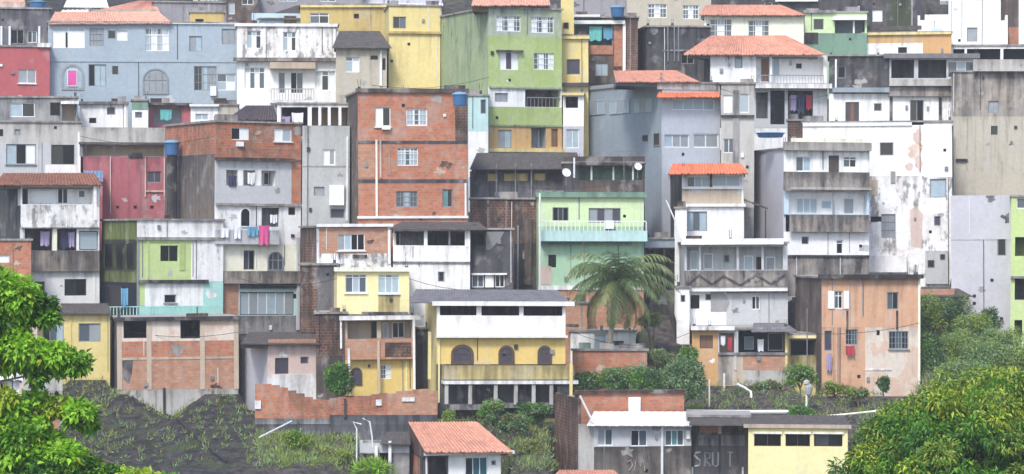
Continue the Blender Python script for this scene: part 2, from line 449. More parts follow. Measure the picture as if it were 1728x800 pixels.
    def shed(s, x0, x1, xt0, xt1, ye, yr, run=3.0, mat='tile_orange', over=0.4, wall=None, name='roof', amp=0.035, pitch=0.24, th=.07):
        if mat.startswith('sheet'): amp, pitch = .014, .2
        """corrugated roof plane: eave in front of the facade, ridge run metres behind it"""
        e0 = s.uz(x0, ye, over); e1 = s.uz(x1, ye, over); r0 = s.uz(xt0, yr, -run); r1 = s.uz(xt1, yr, -run)
        ze = (e0[1] + e1[1]) / 2
        A, B = Vector((e0[0], -over, e0[1])), Vector((e1[0], -over, e1[1]))
        Cc, Dd = Vector((r0[0], run, r0[1])), Vector((r1[0], run, r1[1]))
        ln = (Cc - A).length
        g = Geo(); width = (B - A).length
        n = max(6, int(width / pitch) * 4)
        def row(P, Q):
            return [P.lerp(Q, i / n) + Vector((0, 0, amp * math.sin(2 * math.pi * i / 4))) for i in range(n + 1)]
        ra, rb = row(A, B), row(Cc, Dd)
        rj = random.Random(int(x0 * 3 + ye)); tl = mat.startswith('tile')
        for i0 in range(0, n, 4):
            j = rj.uniform(-.05, .05) if tl else rj.uniform(-.015, .015); sl = Vector((0, -abs(j) * 1.5 if tl else 0, j * .6))
            for i in range(i0, min(n + 1, i0 + 4)): ra[i] = ra[i] + sl
        dn = Vector((0, 0, -th))
        for i in range(n):
            ua, ub = width * i / n, width * (i + 1) / n
            g.quad(ra[i], ra[i + 1], rb[i + 1], rb[i], [(ua, 0), (ub, 0), (ub, ln), (ua, ln)])
            g.quad(ra[i] + dn, ra[i + 1] + dn, ra[i + 1], ra[i])
            g.quad(rb[i], rb[i + 1], rb[i + 1] + dn, rb[i] + dn)
        g.quad(A + dn, Cc + dn, Dd + dn, B + dn)
        g.quad(A + dn, A, Cc, Cc + dn); g.quad(B, B + dn, Dd + dn, Dd)
        o = g.make(name, mat, s.root)
        if wall:
            g = Geo()
            zt = min(s.ztop, ze) - .3
            def at(P, Q, y): 
                t = (y - P.y) / (Q.y - P.y); r = P.lerp(Q, t); r.z -= th + .05; return r
            a, b, c, dd = at(A, Cc, .02), at(B, Dd, .02), at(A, Cc, run - .02), at(B, Dd, run - .02)
            ins = .05
            a.x += ins; c.x += ins; b.x -= ins; dd.x -= ins
            fl = lambda q: Vector((q.x, q.y, zt))
            g.poly([fl(a), a, c, fl(c)][::-1]); g.poly([fl(b), b, dd, fl(dd)]); g.poly([fl(c), c, dd, fl(dd)][::-1]); g.poly([fl(a), fl(b), b, a])
            g.make('gable', wall, s.root)
        return o
    def patch(s, pts, mat, off=0.008):
        q = [s.uz(*p, off) for p in pts]
        g = Geo(); g.poly([s.L(a, off, b) for a, b in q][::-1], [(a, 3.0) for a, b in q][::-1])
        return g.make('plaster_patch', mat, s.root)
    def clutter(s, slab):
        """small wall and roof fittings: conduits, meter boxes, repairs in other plaster, rebar stubs"""
        if s.mat == 'graffiti_wall': return
        rd = random.Random(int(s.x0 * 31 + s.top * 7 + s.Y))
        allholes = [s.rect(*h[:4], h[4], h[5]) for h in s.holes if h[5] == 'F']
        def free(u0, u1, z0, z1, m=.12):
            return all(u1 < a - m or u0 > b + m or z1 < c - m or z0 > d + m for a, b, c, d in allholes)
        vis = (400 - s.bot) / FPX * s.Y - s.zb
        for q in [q for q in s.panels if q['face'] == 'F' and abs(q['off']) < .05]:
            u0, u1, z0, z1 = s.rect(*q['r'], q['off']); z0 = max(z0, vis)
            if u1 - u0 < 1.2 or z1 - z0 < .9: continue
            area = (u1 - u0) * (z1 - z0); off = q['off']
            for _ in range(min(6, int(area / 4) + 1)):
                x = rd.random()
                if x < .42:      # repaired
                    if str(q['mat']).startswith(('yellow', 'peach', 'orange', 'ochre', 'mint', 'green', 'lime', 'red', 'mustard', 'blue')) and rd.random() < .75: continue
                    r = rd.uniform(.12, .4); a, b = rd.uniform(u0 + .1, u1 - .1), rd.uniform(z0 + .1, z1 - .1)
                    pts = []
                    for i in range(13):
                        t = 2 * math.pi * i / 13; rr = r * rd.uniform(.35, 1.2)
                        pts.append((min(u1 - .02, max(u0 + .02, a + rr * 1.3 * math.cos(t))), min(z1 - .02, max(z0 + .02, b + rr * math.sin(t)))))
                    us, zs = [p[0] for p in pts], [p[1] for p in pts]
                    if not free(min(us), max(us), min(zs), max(zs), .02): continue
                    g = Geo(); g.poly([s.L(p, off + .006, z) for p, z in pts], [(p, z1 - z) for p, z in pts])
                    m = rd.choice(['concrete_light', 'white_worn', 'light_grey', 'white']) if 'brick' not in str(q['mat']) else rd.choice(['brick_dark', 'slab', 'tan_plaster'])
                    if str(q['mat']).startswith(('mould', 'concrete', 'dark', 'beige', 'lilac', 'light', 'tower', 'graffiti', 'grimy', 'parapet', 'olive', 'steel', 'brick_dark')): m = rd.choice(['concrete', 'slab', 'concrete_dark'])
                    g.make('plaster_patch', m, s.root)
                elif x < .75:   # conduit or downpipe
                    a = rd.uniform(u0 + .1, u1 - .1); b, c = z0 + (z1 - z0) * rd.uniform(0, .25), z1 - .02
                    if not free(a - .03, a + .03, b, c, .04): continue
                    g = Geo(); s.lbox(g, a - .022, a + .022, off + .004, off + .05, b, c); g.make('conduit', rd.choice(['metal_grey', 'pipe_dark', 'pipe_white', 'slab']), s.root)
                elif x < .9:    # meter or outlet box
                    w_, h_ = rd.uniform(.15, .3), rd.uniform(.18, .35); a, b = rd.uniform(u0 + .1, u1 - .5), rd.uniform(z0 + .1, z1 - .5)
                    if not free(a, a + w_, b, b + h_): continue
                    g = Geo(); s.lbox(g, a, a + w_, off + .004, off + .12, b, b + h_); g.make('meter_box', rd.choice(['frame_grey', 'panel_white', 'metal_grey', 'frame_dark']), s.root)
                else:           # vent hole cover
                    a, b = rd.uniform(u0 + .1, u1 - .4), rd.uniform(z0 + .1, z1 - .4)
                    if not free(a, a + .22, b, b + .22): continue
                    g = Geo(); s.lbox(g, a, a + .22, off + .003, off + .02, b, b + .22); g.make('vent', 'dark_pane', s.root)
        if slab:
            for _ in range(rd.randint(1, 3)):
                a = rd.choice([.15, s.W - .15, rd.uniform(.3, max(.4, s.W - .3))]); dpt = rd.uniform(.2, .8); zt = s.ztop + s.slab_t
                if rd.random() < .65:
                    g = Geo()
                    hb = rd.uniform(.35, .9)
                    g.box(a - .1, a + .1, dpt - .1, dpt + .1, zt + .003, zt + hb * .35)
                    for dx, dy in ((-.06, -.06), (.06, -.06), (.06, .06), (-.06, .06)):
                        g.tube([(a + dx, dpt + dy, zt + hb * .3), (a + dx * 1.5 + rd.uniform(-.05, .05), dpt + dy, zt + hb)], .012, 4)
                    g.make('rebar_stub', 'concrete_dark', s.root)
                else:
                    g = Geo(); wl = rd.uniform(.6, min(1.8, max(.7, s.W * .4))); a = min(max(a, .1), max(.1, s.W - wl - .1))
                    g.box(a, a + wl, dpt, dpt + .15, zt + .003, zt + rd.uniform(.25, .5)); g.make('low_parapet', rd.choice(['brick_dark', 'concrete', 'slab']), s.root)
    def build(s, slab=True, back=True):
        rt = random.Random(int(s.x0 * 13 + s.Y))
        s.root.rotation_euler = (0, R(rt.uniform(-.45, .45)), s.a)
        if s.autofront: s.p(s.x0, s.top, s.x1, s.bot)
        t = 0.2
        fp = [q for q in s.panels if q['face'] == 'F']
        zmin = min(s.rect(*q['r'], q['off'])[2] for q in fp)
        for h in s.holes:
            best = None
            for q in s.panels:
                if q['face'] != h[5] or abs(q['off'] - h[4]) > .01: continue
                r = q['r']; cx, cy = (h[0] + h[2]) / 2, (h[1] + h[3]) / 2
                if r[0] <= cx <= r[2] and r[1] <= cy <= r[3]: best = q
            if best is None: continue
            u0, u1, z0, z1 = s.rect(*h[:4], h[4], h[5])
            best['holes'].append((u0, u1, z0, z1))
        for q in s.panels:
            u0, u1, z0, z1 = s.rect(*q['r'], q['off'], q['face'])
            if q['face'] == 'L':
                u0 = max(u0, 0.2) if u0 < 0.6 else u0
                u1 = min(u1, s.D) if u1 < s.D - .4 else s.D
            s.panel_mesh(u0, u1, z0, z1, q)
        g = Geo(); g.box(0.01, s.W - .01, 0.002, t, 0, zmin); g.make('foundation', s.mat, s.root)
        if not s.lside:
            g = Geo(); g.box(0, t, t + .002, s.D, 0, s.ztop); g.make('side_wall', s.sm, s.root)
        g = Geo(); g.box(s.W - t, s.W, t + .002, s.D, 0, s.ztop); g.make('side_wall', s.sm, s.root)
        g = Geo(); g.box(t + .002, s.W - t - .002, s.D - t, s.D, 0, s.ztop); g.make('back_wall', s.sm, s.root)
        if s.lside:
            g = Geo(); zl = min(s.rect(*q['r'], q['off'], 'L')[2] for q in s.panels if q['face'] == 'L')
            g.box(0.01, t, t + .002, s.D, 0, zl); g.make('foundation', s.sm, s.root)
        if slab:
            o = s.over
            g = Geo(); g.box(-o, s.W + o, -o, s.D + o, s.ztop + .003, s.ztop + s.slab_t); g.make('roof_slab', s.slab, s.root)
        s.clutter(slab)
        return s
    def panel_mesh(s, u0, u1, z0, z1, q):
        eps = 1e-4
        hs = []
        for a, b, c, d in q['holes']:
            a, b, c, d = max(a, u0), min(b, u1), max(c, z0), min(d, z1)
            if b - a > .05 and d - c > .05: hs.append((a, b, c, d))
        us = sorted({u0, u1, *[x for h in hs for x in h[:2]]}); zs = sorted({z0, z1, *[x for h in hs for x in h[2:]]})
        g = Geo(); off, t, fc = q['off'], q['t'], q['face']
        inside = lambda u, z: any(h[0] < u < h[1] and h[2] < z < h[3] for h in hs)
        nu, nz = len(us) - 1, len(zs) - 1
        occ = [[not inside((us[i] + us[i + 1]) / 2, (zs[j] + zs[j + 1]) / 2) for j in range(nz)] for i in range(nu)]
        def Q(pts):
            g.quad(*[s.L(u, dd, z, fc) for u, dd, z in pts], uv=[(u + dd, z1 - z) for u, dd, z in pts])
        f, b = off, off - t
        for i in range(nu):
            for j in range(nz):
                if not occ[i][j]: continue
                a, c, e, h = us[i], us[i + 1], zs[j], zs[j + 1]
                Q([(a, f, e), (c, f, e), (c, f, h), (a, f, h)])
                Q([(c, b, e), (a, b, e), (a, b, h), (c, b, h)])
                if i == 0 or not occ[i - 1][j]: Q([(a, b, e), (a, f, e), (a, f, h), (a, b, h)])
                if i == nu - 1 or not occ[i + 1][j]: Q([(c, f, e), (c, b, e), (c, b, h), (c, f, h)])
                if j == 0 or not occ[i][j - 1]: Q([(a, b, e), (c, b, e), (c, f, e), (a, f, e)])
                if j == nz - 1 or not occ[i][j + 1]: Q([(a, f, h), (c, f, h), (c, b, h), (a, b, h)])
        return g.make(q['name'], q['mat'], s.root)

# ---- loose things
def tank(px, py, Y, wpx, hpx, label, support=0.0):
    k = Y / FPX; p = ray(px, py, Y); r = wpx * k / 2; h = hpx * k
    o = empty('water_tank', p); tag(o, label, 'water tank', 'water tanks on the roofs')
    g = Geo(); g.lathe([(r * .82, 0), (r * .86, h * .1), (r * .97, h * .72), (r * 1.03, h * .74), (r * 1.03, h * .8)], 20); g.make('tank_body', 'tank_blue', o, True)
    g = Geo(); g.lathe([(r * 1.07, h * .8), (r * 1.07, h * .86), (r * .6, h * .97), (r * .2, h)], 20); g.make('lid', 'tank_lid', o, True)
    return o
def dish(px, py, Y, rpx, label):
    k = Y / FPX; p = ray(px, py, Y); r = rpx * k
    o = empty('satellite_dish', p); tag(o, label, 'satellite dish')
    g = Geo(); rows = []
    for i in range(6):
        rr = r * i / 5
        rows.append([Vector((rr * math.cos(2 * math.pi * q / 18), -.35 * r * (rr / r) ** 2 + .02, rr * math.sin(2 * math.pi * q / 18))) for q in range(18)])
    rot = Matrix.Rotation(R(-28), 3, 'X') @ Matrix.Rotation(R(20), 3, 'Z')
    rows = [[rot @ v + Vector((0, 0, r * 1.5)) for v in rw] for rw in rows]
    for A, B in zip(rows[:-1], rows[1:]):
        for q in range(18): g.quad(A[q], A[(q + 1) % 18], B[(q + 1) % 18], B[q])
    g.make('reflector', 'pipe_white', o, True)
    g = Geo(); g.tube([(0, .06, -.4), (0, .06, r * 1.5)], .03, 6); g.make('mast', 'metal_grey', o)
    g = Geo(); g.tube([rot @ Vector((0, 0, -r * .9)) + Vector((0, 0, r * 1.5)), rot @ Vector((0, -r * .9, 0)) + Vector((0, 0, r * 1.5))], .018, 6); g.make('feed_arm', 'metal_grey', o)
    return o
def pipe(name, pts, r, mat, label, cat, group=None):
    P = [Vector(p) for p in pts]; b = min(P, key=lambda p: p.z)
    g = Geo(); g.tube([p - b for p in P], r, 8)
    o = g.make(name, mat); o.location = b
    return tag(o, label, cat, group)
def antenna(px, y0, y1, Y, label, arms=((0, 14), (6, 10))):
    k = Y / FPX; b = ray(px, y1, Y); h = (y1 - y0) * k
    o = empty('antenna', b); tag(o, label, 'antenna')
    g = Geo(); g.tube([(0, 0, 0), (0, 0, h)], .025, 6); g.make('mast', 'metal_grey', o)
    for dz, wp in arms:
        g = Geo(); z = h - dz * k - .05; wv = wp * k
        g.tube([(-wv, .03, z), (wv, .03, z)], .02, 6)
        for i in range(5): 
            x = -wv + 2 * wv * i / 4; g.tube([(x, -.3, z), (x, .3, z)], .012, 5)
        g.make('boom', 'metal_grey', o)
def laundry(h, x0, y0, x1, y1, mat, label, off=0.2, group='washing hung out on the balconies', cat='laundry', name='hanging_cloth'):
    u0, u1, z0, z1 = h.rect(x0, y0, x1, y1, off)
    c = h.W3((x0 + x1) / 2, y0, off)
    hw, ht = (u1 - u0) / 2, z1 - z0
    g = Geo(); n = 10; ph = random.random() * 6
    def P(i, j):
        x = -hw + 2 * hw * i / n; t = j / 4
        y = .05 * t * math.sin(i * 1.3 + ph) + .02 * math.sin(i * .7 + ph)
        z = -ht * t * (1 + .06 * math.sin(i * .9 + ph)) - .04 * math.sin(math.pi * i / n)
        return Vector((x * (1 - .08 * t), y, z))
    for i in range(n):
        for j in range(4):
            a, b, cc, dd = P(i, j + 1), P(i + 1, j + 1), P(i + 1, j), P(i, j)
            g.quad(a, b, cc, dd)
            e = Vector((0, .012, 0)); g.quad(dd + e, cc + e, b + e, a + e)
    o = g.make(name, mat, None, True); o.location = c; o.rotation_euler = (0, 0, h.a)
    return tag(o, label, cat, group)

# ================================================================== houses, back rows first
# ---- far back row along the top of the hill
h = House('house', 'dark mottled house with white posts behind the red house at top left', 256, -40, 86, 14, 84, 'concrete_dark', D=6)
for x in (2, 16, 66): h.post(x, 44, 80, 3.5, 'frame_white', off=.1)
h.w(18, 50, 40, 74, 'nn', 'frame_grey'); h.w(46, 52, 62, 72, 'kg'); h.build()
tank(64, 15, 259, 30, 14, 'wide blue water tank on the dark mottled house at top left')
h = House('house', 'pink tiled house cut off by the top left corner', 263, -40, 42, 2, 40, 'pinkish', D=6)
h.shed(-44, 46, -40, 38, 18, -14, 4, 'tile_pale', wall='pinkish'); h.build(slab=False)
h = House('house', 'low house with a pale metal roof at the top left edge', 264, 70, 190, 12, 60, 'concrete_dark', D=6)
h.shed(104, 186, 120, 176, 20, -14, 4, 'roof_white', wall='concrete_dark', pitch=.4); h.build(slab=False)
h = House('house', 'small house under a lone slanted orange roof, behind the long blue grey house', 259, 150, 268, 16, 60, 'beige_grey', D=6)
h.shed(132, 272, 236, 262, 24, 2, 4.5, 'tile_pale', wall='beige_grey'); h.build(slab=False)
h = House('house', 'dark grey windowless block behind the mustard box at top left', 262, 258, 392, 4, 60, 'lilac_grey_dark', D=6); h.build()
h = House('shed', 'small mustard box on the roof line behind the blue grey house', 254, 321, 378, 21, 60, 'mustard', D=3, cat='shed'); h.w(330, 32, 344, 44, 'n', 'frame_brown'); h.build()
h = House('house', 'cream and green house with one barred window at the top left edge', 268, 326, 388, -40, 40, 'beige_grey', D=6)
h.w(345, -4, 373, 12, 'gg', 'frame_white', bars=3); h.build()
h = House('house', 'dark brown house above the white house with stained upper wall', 261, 382, 436, -14, 60, 'mould_brown', D=6)
h.w(386, 4, 396, 24, 'a'); h.w(408, -2, 428, 8, 'kk'); h.build()
h = House('house', 'long grey house behind the mustard house, cut by the top edge', 266, 430, 612, -30, 40, 'lilac_grey_dark', D=6); h.w(470, -12, 500, 2, 'gg'); h.w(540, -12, 566, 2, 'gk'); h.build()
h = House('house', 'pale flat-roofed house behind the yellow house at the top edge', 268, 596, 745, -18, 40, 'lilac', D=6)
h.shed(596, 748, 604, 740, 8, -16, 5, 'roof_white', wall='lilac', pitch=.4); h.build(slab=False)
h = House('lean_to', 'grey lean-to with a dark sloped roof beside the mustard house', 254, 424, 508, 22, 80, 'blue_pale', D=4, cat='lean-to')
h.w(478, 26, 500, 44, 'n', 'frame_white'); h.shed(432, 510, 500, 516, 32, 9, 3.0, 'sheet_dark', over=.3, wall='yellow_soft', pitch=.3); h.build(slab=False)
h = House('house', 'mustard house with one white-framed window below the top edge', 253, 508, 660, 9, 90, 'mustard', D=6)
h.w(524, 22, 556, 40, 'gk', 'frame_white', trans=.3); h.w(598, 24, 607, 32, 'n', 'frame_dark'); h.ledge(508, 9, 654, 13, .2, 'yellow'); h.build()

h = House('house', 'long dark mottled house along the top right edge', 270, 1180, 1560, -40, 60, 'mould', D=6)
h.w(1472, 16, 1489, 36, 'ww', 'frame_white'); h.p(1180, -40, 1500, 60); h.p(1500, -40, 1536, 60, 'olive_dark'); h.p(1536, -40, 1560, 60)
h.w(1290, 4, 1315, 14, 'nn', 'frame_white'); h.ledge(1308, -2, 1380, 3, .5, 'pipe_white'); h.post(1449, 10, 44, 3, 'frame_white', off=.1); h.build()
h = House('house', 'beige house with two white barred windows at the top edge', 258, 1058, 1200, -34, 66, 'beige_grey', D=6)
h.w(1093, 7, 1125, 30, 'gwg', 'frame_white', bars=4, trans=.3); h.w(1152, 9, 1179, 32, 'gwg', 'frame_white', bars=4, trans=.3); h.build()
h = House('house', 'grey bare block behind the blue water tank at the top edge', 260, 966, 1062, -20, 40, 'lilac_grey_dark', D=6); h.build()
h = House('house', 'bright white stepped house with one grey window at top right', 255, 1548, 1700, 26, 84, 'white_clean', D=6)
h.p(1548, 34, 1600, 84); h.p(1600, 0, 1688, 84); h.p(1688, 34, 1700, 84)
h.w(1631, 46, 1649, 70, 'e', 'frame_grey'); h.ledge(1572, 48, 1590, 54, .08, 'blue_pale')
g = Geo(); a = h.rect(1586, -40, 1646, 0); g.box(a[0], a[1], .3, 5, a[2], a[3]); g.make('stair_head', 'white_clean', h.root)
a = h.rect(1560, 24, 1600, 34); g = Geo(); g.box(a[0], a[1], .3, 5, a[2], a[3]); g.make('parapet', 'white_clean', h.root)
h.build(slab=False)
h = House('house', 'brown grey house with a brick patch at the top right corner', 259, 1688, 1760, -30, 90, 'mould_brown', D=6)
h.p(1688, -30, 1702, 90); h.p(1702, -30, 1719, 46); h.p(1702, 46, 1719, 90, 'brick'); h.p(1719, -30, 1760, 90, 'white'); h.build()
h = House('carport', 'dark open storey with white posts under the white stepped house', 251, 1604, 1760, 78, 112, 'white', D=5, cat='open storey')
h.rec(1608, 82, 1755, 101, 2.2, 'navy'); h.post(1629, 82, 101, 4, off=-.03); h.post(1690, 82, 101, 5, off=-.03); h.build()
h = House('house', 'ochre house with orange box room, left of the white stepped house', 250, 1456, 1606, 57, 110, 'white', D=6)
h.p(1456, 57, 1558, 73, 'ochre'); h.p(1456, 73, 1558, 110, 'white'); h.p(1558, 57, 1606, 110, 'orange_paint')
h.w(1516, 80, 1531, 90, 'n', 'frame_dark'); h.ledge(1456, 55, 1606, 59, .2, 'yellow_soft'); h.ledge(1460, 44, 1556, 51, .1, 'sheet_dark', off=-2.0); h.build()
h = House('house', 'small mint green house with an open porch, right of the twin orange roofs', 250, 1357, 1462, 22, 92, 'mint', D=6)
h.p(1357, 22, 1406, 56, 'green_pale'); h.p(1406, 22, 1462, 56, 'green_pale'); h.p(1357, 56, 1462, 92, 'green_dusk')
h.w(1372, 32, 1389, 50, 'k', 'frame_grey'); h.rec(1408, 32, 1459, 56, 1.6, 'steel'); h.ledge(1404, 28, 1462, 34, .5, 'pipe_white')
h.post(1440, 35, 56, 3, 'pipe_white', off=-.02); h.ledge(1355, 17, 1410, 22, .25, 'concrete'); h.ledge(1357, 55, 1380, 74, .05, 'mould'); h.build()

# ---- second row
h = House('house', 'cream house under the upper orange tile roof, two white windows', 248, 1188, 1356, 24, 100, 'cream', D=6)
h.w(1197, 32, 1235, 62, 'gwg', 'frame_white', bars=3, trans=.35, sill=True); h.w(1262, 34, 1298, 62, 'gwg', 'frame_white', bars=3, trans=.35, sill=True)
h.shed(1180, 1360, 1190, 1318, 25, 8, 3.5, 'tile_orange', over=.5, wall='cream'); h.build(slab=False)
h = House('house', 'dark mould-stained block with pale pipes, left of the wide orange roof', 243, 1092, 1200, 46, 140, 'mould', side=1074, sm='mould', D=6)
h.p(1092, 46, 1200, 140, 'mould'); h.w(1150, 88, 1172, 108, 'nn', 'frame_grey')
for x in (1128, 1139, 1146): h.post(x, 46, 104, 2, 'metal_grey', off=.1)
h.ledge(1120, 84, 1175, 87, .1, 'concrete'); h.build()
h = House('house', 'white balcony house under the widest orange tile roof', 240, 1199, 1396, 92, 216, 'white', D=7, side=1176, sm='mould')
h.p(1199, 92, 1272, 140, 'white'); h.p(1272, 92, 1396, 140, 'white'); h.p(1199, 140, 1272, 216, 'concrete_dark'); h.p(1272, 140, 1396, 216, 'light_grey')
h.w(1240, 95, 1253, 115, 'a', 'frame_grey'); h.rec(1276, 96, 1390, 140, .9, 'white_clean')
h.door(1283, 98, 1299, 139, 'o', off=-.88, fr='frame_white'); h.door(1304, 98, 1316, 128, 'b', off=-.88, fr='frame_white'); h.w(1342, 106, 1354, 117, 'n', off=-.88); h.w(1330, 100, 1338, 112, 'b', off=-.88)
h.post(1301, 94, 140, 4, off=0); h.post(1392, 94, 140, 5, off=0.02); h.ledge(1266, 142, 1400, 150, 1.0, 'white_worn', name='balcony_slab')
h.rail(1276, 128, 1390, 140, .7, 'frame_grey', .25)
h.rec(1300, 153, 1372, 210, 1.6, 'mould'); h.door(1306, 158, 1320, 208, 'n', off=-1.58, fr='frame_dark'); h.w(1332, 162, 1352, 186, 'mm', off=-1.58); h.rec(1276, 156, 1296, 200, 1.2, 'concrete'); h.post(1327, 153, 210, 5, 'light_grey')
h.shed(1152, 1394, 1200, 1326, 92, 60, 3.2, 'tile_orange', over=.7, wall='white')
h.w(1215, 160, 1226, 185, 'e', 'frame_grey'); h.w(1246, 160, 1264, 188, 'a', 'frame_white'); h.build(slab=False)
for i, (x0, y0, x1, y1, m, t) in enumerate([(1334, 160, 1344, 186, 'cloth_lilac', 'lilac garment hanging in the dark opening under the white balcony'), (1346, 158, 1358, 190, 'cloth_navy', 'dark blue garment hanging in the opening under the white balcony'), (1360, 160, 1370, 184, 'cloth_red', 'small red garment hanging in the opening under the white balcony')]):
    laundry(h, x0, y0, x1, y1, m, t, off=-.1)
h = House('house', 'dark stained house with a grey roof porch, under the ochre house', 240, 1398, 1650, 95, 214, 'white', D=7)
h.p(1398, 95, 1500, 158, 'mould'); h.p(1500, 95, 1650, 158, 'light_grey'); h.p(1398, 158, 1506, 214, 'white'); h.p(1506, 158, 1602, 214, 'white_worn'); h.p(1602, 158, 1650, 214, 'lilac')
h.rec(1503, 100, 1596, 131, 2.0, 'concrete_dark'); h.post(1545, 100, 131, 7, 'light_grey'); h.w(1598, 102, 1644, 130, 'gag', 'frame_white')
h.ledge(1490, 90, 1652, 98, .6, 'sheet_grey'); h.bal(1500, 133, 1622, 144, .7, 'concrete_light'); h.ledge(1498, 146, 1618, 162, .35, 'parapet_stained'); h.w(1412, 112, 1426, 132, 'n', 'frame_grey')
h.ledge(1404, 148, 1500, 156, .5, 'steel'); h.w(1426, 172, 1449, 204, 'mom', 'frame_brown'); h.w(1474, 174, 1487, 187, 'k', 'frame_grey'); h.door(1535, 168, 1558, 208, 'nn', 'frame_dark', ) if False else None
h.w(1535, 168, 1558, 210, 'kn', 'frame_grey', name='door'); h.post(1586, 164, 214, 5, 'mould', off=.08); h.post(1503, 158, 214, 5, 'mould', off=.06); h.ledge(1408, 100, 1411, 150, .1, 'pipe_white', name='downpipe'); h.build()
h = House('house', 'tall beige grey streaked house along the right edge, above the lilac block', 236, 1604, 1780, 122, 345, 'beige_grey', D=8)
h.ledge(1640, 100, 1780, 120, .5, 'concrete_light', name='eave_band'); h.p(1604, 122, 1780, 196, 'parapet_stained'); h.p(1604, 196, 1780, 345, 'beige_grey')
h.w(1671, 212, 1683, 227, 'k', 'frame_dark'); h.w(1666, 170, 1684, 190, 'ee', 'frame_grey')
for x in range(1618, 1728, 13): h.post(x, 200, 285, 1.6, 'concrete_light', off=.05, name='pilaster')
h.ledge(1612, 268, 1632, 272, .2, 'mould'); h.build()
pipe('drain_pipe', [ray(1607, 212, 235.2), ray(1607, 330, 235.2)], .09, 'pipe_dark', 'dark drain pipe on the corner of the white and beige grey walls', 'pipe')

h = House('house', 'brick house with turquoise washing under a white beam', 243, 968, 1076, 30, 140, 'mould_brown', D=6)
h.p(968, 30, 1036, 140, 'mould_brown'); h.p(1036, 30, 1076, 140, 'brick_dark'); h.rec(972, 42, 1032, 76, 1.6, 'panel_teal'); h.ledge(966, 35, 1054, 41, .5, 'pipe_white', name='beam')
h.ledge(994, 77, 1034, 92, .1, 'brick'); h.post(1053, 38, 132, 5, 'white_worn', off=.3); h.w(1004, 106, 1026, 128, 'aa', 'frame_grey'); h.ledge(966, 25, 1012, 29, .4, 'pipe_white'); h.ledge(1036, 44, 1050, 112, .06, 'brick'); h.build()
laundry(h, 994, 44, 1016, 68, 'cloth_turquoise', 'turquoise sheet hanging left in the brick porch under the white beam', off=.1); laundry(h, 1018, 46, 1034, 66, 'cloth_blue', 'light blue cloth hanging right in the brick porch under the white beam', off=.1)
tank(1042, 29, 242.4, 24, 20, 'blue water tank above the white beam of the brick house')
h = House('house', 'narrow yellow house with a taller stair tower right of the green block', 237, 948, 994, 62, 150, 'yellow', D=6)
h.w(957, 100, 980, 126, 'm', 'frame_grey'); h.ledge(957, 128, 980, 140, .06, 'yellow_warm'); h.ledge(946, 62, 996, 66, .25, 'yellow_soft'); h.ledge(948, 140, 994, 146, .4, 'mauve_pane')
g = Geo(); a = h.rect(948, -14, 970, 62); g.box(a[0], a[1], .1, 4, a[2] + .2, a[3]); g.make('stair_tower', 'yellow', h.root); h.w(952, 38, 961, 48, 'n', 'frame_dark', hole=False, off=-.08); h.build()

h = House('house', 'tall yellow house with one small window below its flat top', 242, 655, 742, 10, 150, 'yellow', D=7, side=648)
h.p(655, 10, 742, 56, 'yellow'); h.p(655, 56, 742, 150, 'yellow_soft'); h.w(662, 28, 684, 48, 'kg', 'frame_grey'); h.ledge(650, 53, 744, 57, .2, 'mustard'); h.build()
h = House('house', 'squat beige grey house under a hipped grey roof beside the tall yellow house', 240, 566, 652, 80, 160, 'beige_grey', D=6)
h.w(582, 96, 606, 122, 'aw', 'frame_white', trans=.3); h.w(623, 92, 638, 101, 'n', 'frame_dark', border=False); h.post(642, 84, 145, 4, 'white_worn', off=.1); h.w(651 - 8, 98, 651 - 1, 118, 'n', 'frame_brown')
h.shed(560, 660, 572, 640, 80, 52, 4, 'sheet_dark', wall='beige_grey', over=.5, pitch=.3); h.build(slab=False)
h = House('house', 'long blue grey two-storey house with a pink window', 250, 82, 402, 38, 190, 'blue_grey', D=7)
h.p(82, 38, 402, 105, 'blue_grey'); h.p(82, 105, 402, 190, 'blue_grey')
h.w(89, 46, 144, 81, 'ww', 'frame_white', trans=.22); h.ledge(111.5, 55, 114.5, 80, .04, 'black_pane', name='window_gap', off=-.08); h.w(152, 48, 176, 78, 'ee', 'frame_grey', bars=3); h.w(183, 52, 196, 66, 'k', 'frame_grey'); h.w(197, 52, 216, 69, 'w', 'frame_white')
h.w(246, 48, 286, 87, 'awaw', 'frame_white', bars=5, trans=.3); h.w(320, 62, 342, 88, 'eb', 'frame_grey'); h.w(375, 50, 398, 76, 'ee', 'frame_grey')
h.arch(104, 108, 142, 152, 'panel_grey', 'panel_blue', mull=1, fwd=.2); h.w(114, 118, 131, 146, 'p', 'frame_white', hole=False, off=.07)
h.w(150, 109, 180, 146, 'nbb', 'frame_grey'); h.w(190, 112, 200, 126, 'k', 'frame_dark'); h.arch(241, 116, 285, 160, 'frame_grey', 'panel_grey', mull=4, fwd=.12)
h.w(328, 113, 366, 154, 'kbe', 'frame_grey', bars=4); h.w(367, 126, 398, 154, 'aw', 'frame_white', trans=.5); h.ledge(355, 147, 365, 163, .3, 'panel_white', name='air_conditioner')
h.ledge(82, 103, 402, 105.5, .06, 'blue_grey'); h.ledge(292, 38, 402, 42, .15, 'pipe_white'); h.shed(82, 292, 94, 268, 40, 20, 4, 'tile_pale', over=.3, wall='blue_grey'); h.build()
h = House('house', 'red house with one grey window at the left edge', 248, -40, 83, 78, 190, 'red', D=7)
h.w(30, 116, 60, 140, 'ee', 'frame_white', sill=True); h.ledge(62, 72, 84, 79, .25, 'white_worn'); h.build()
h = House('house', 'white two-storey house with black-stained upper wall and a balcony', 245, 400, 571, 42, 186, 'white', D=7)
h.p(400, 42, 567, 100, 'white_stained'); h.p(400, 100, 571, 186, 'white')
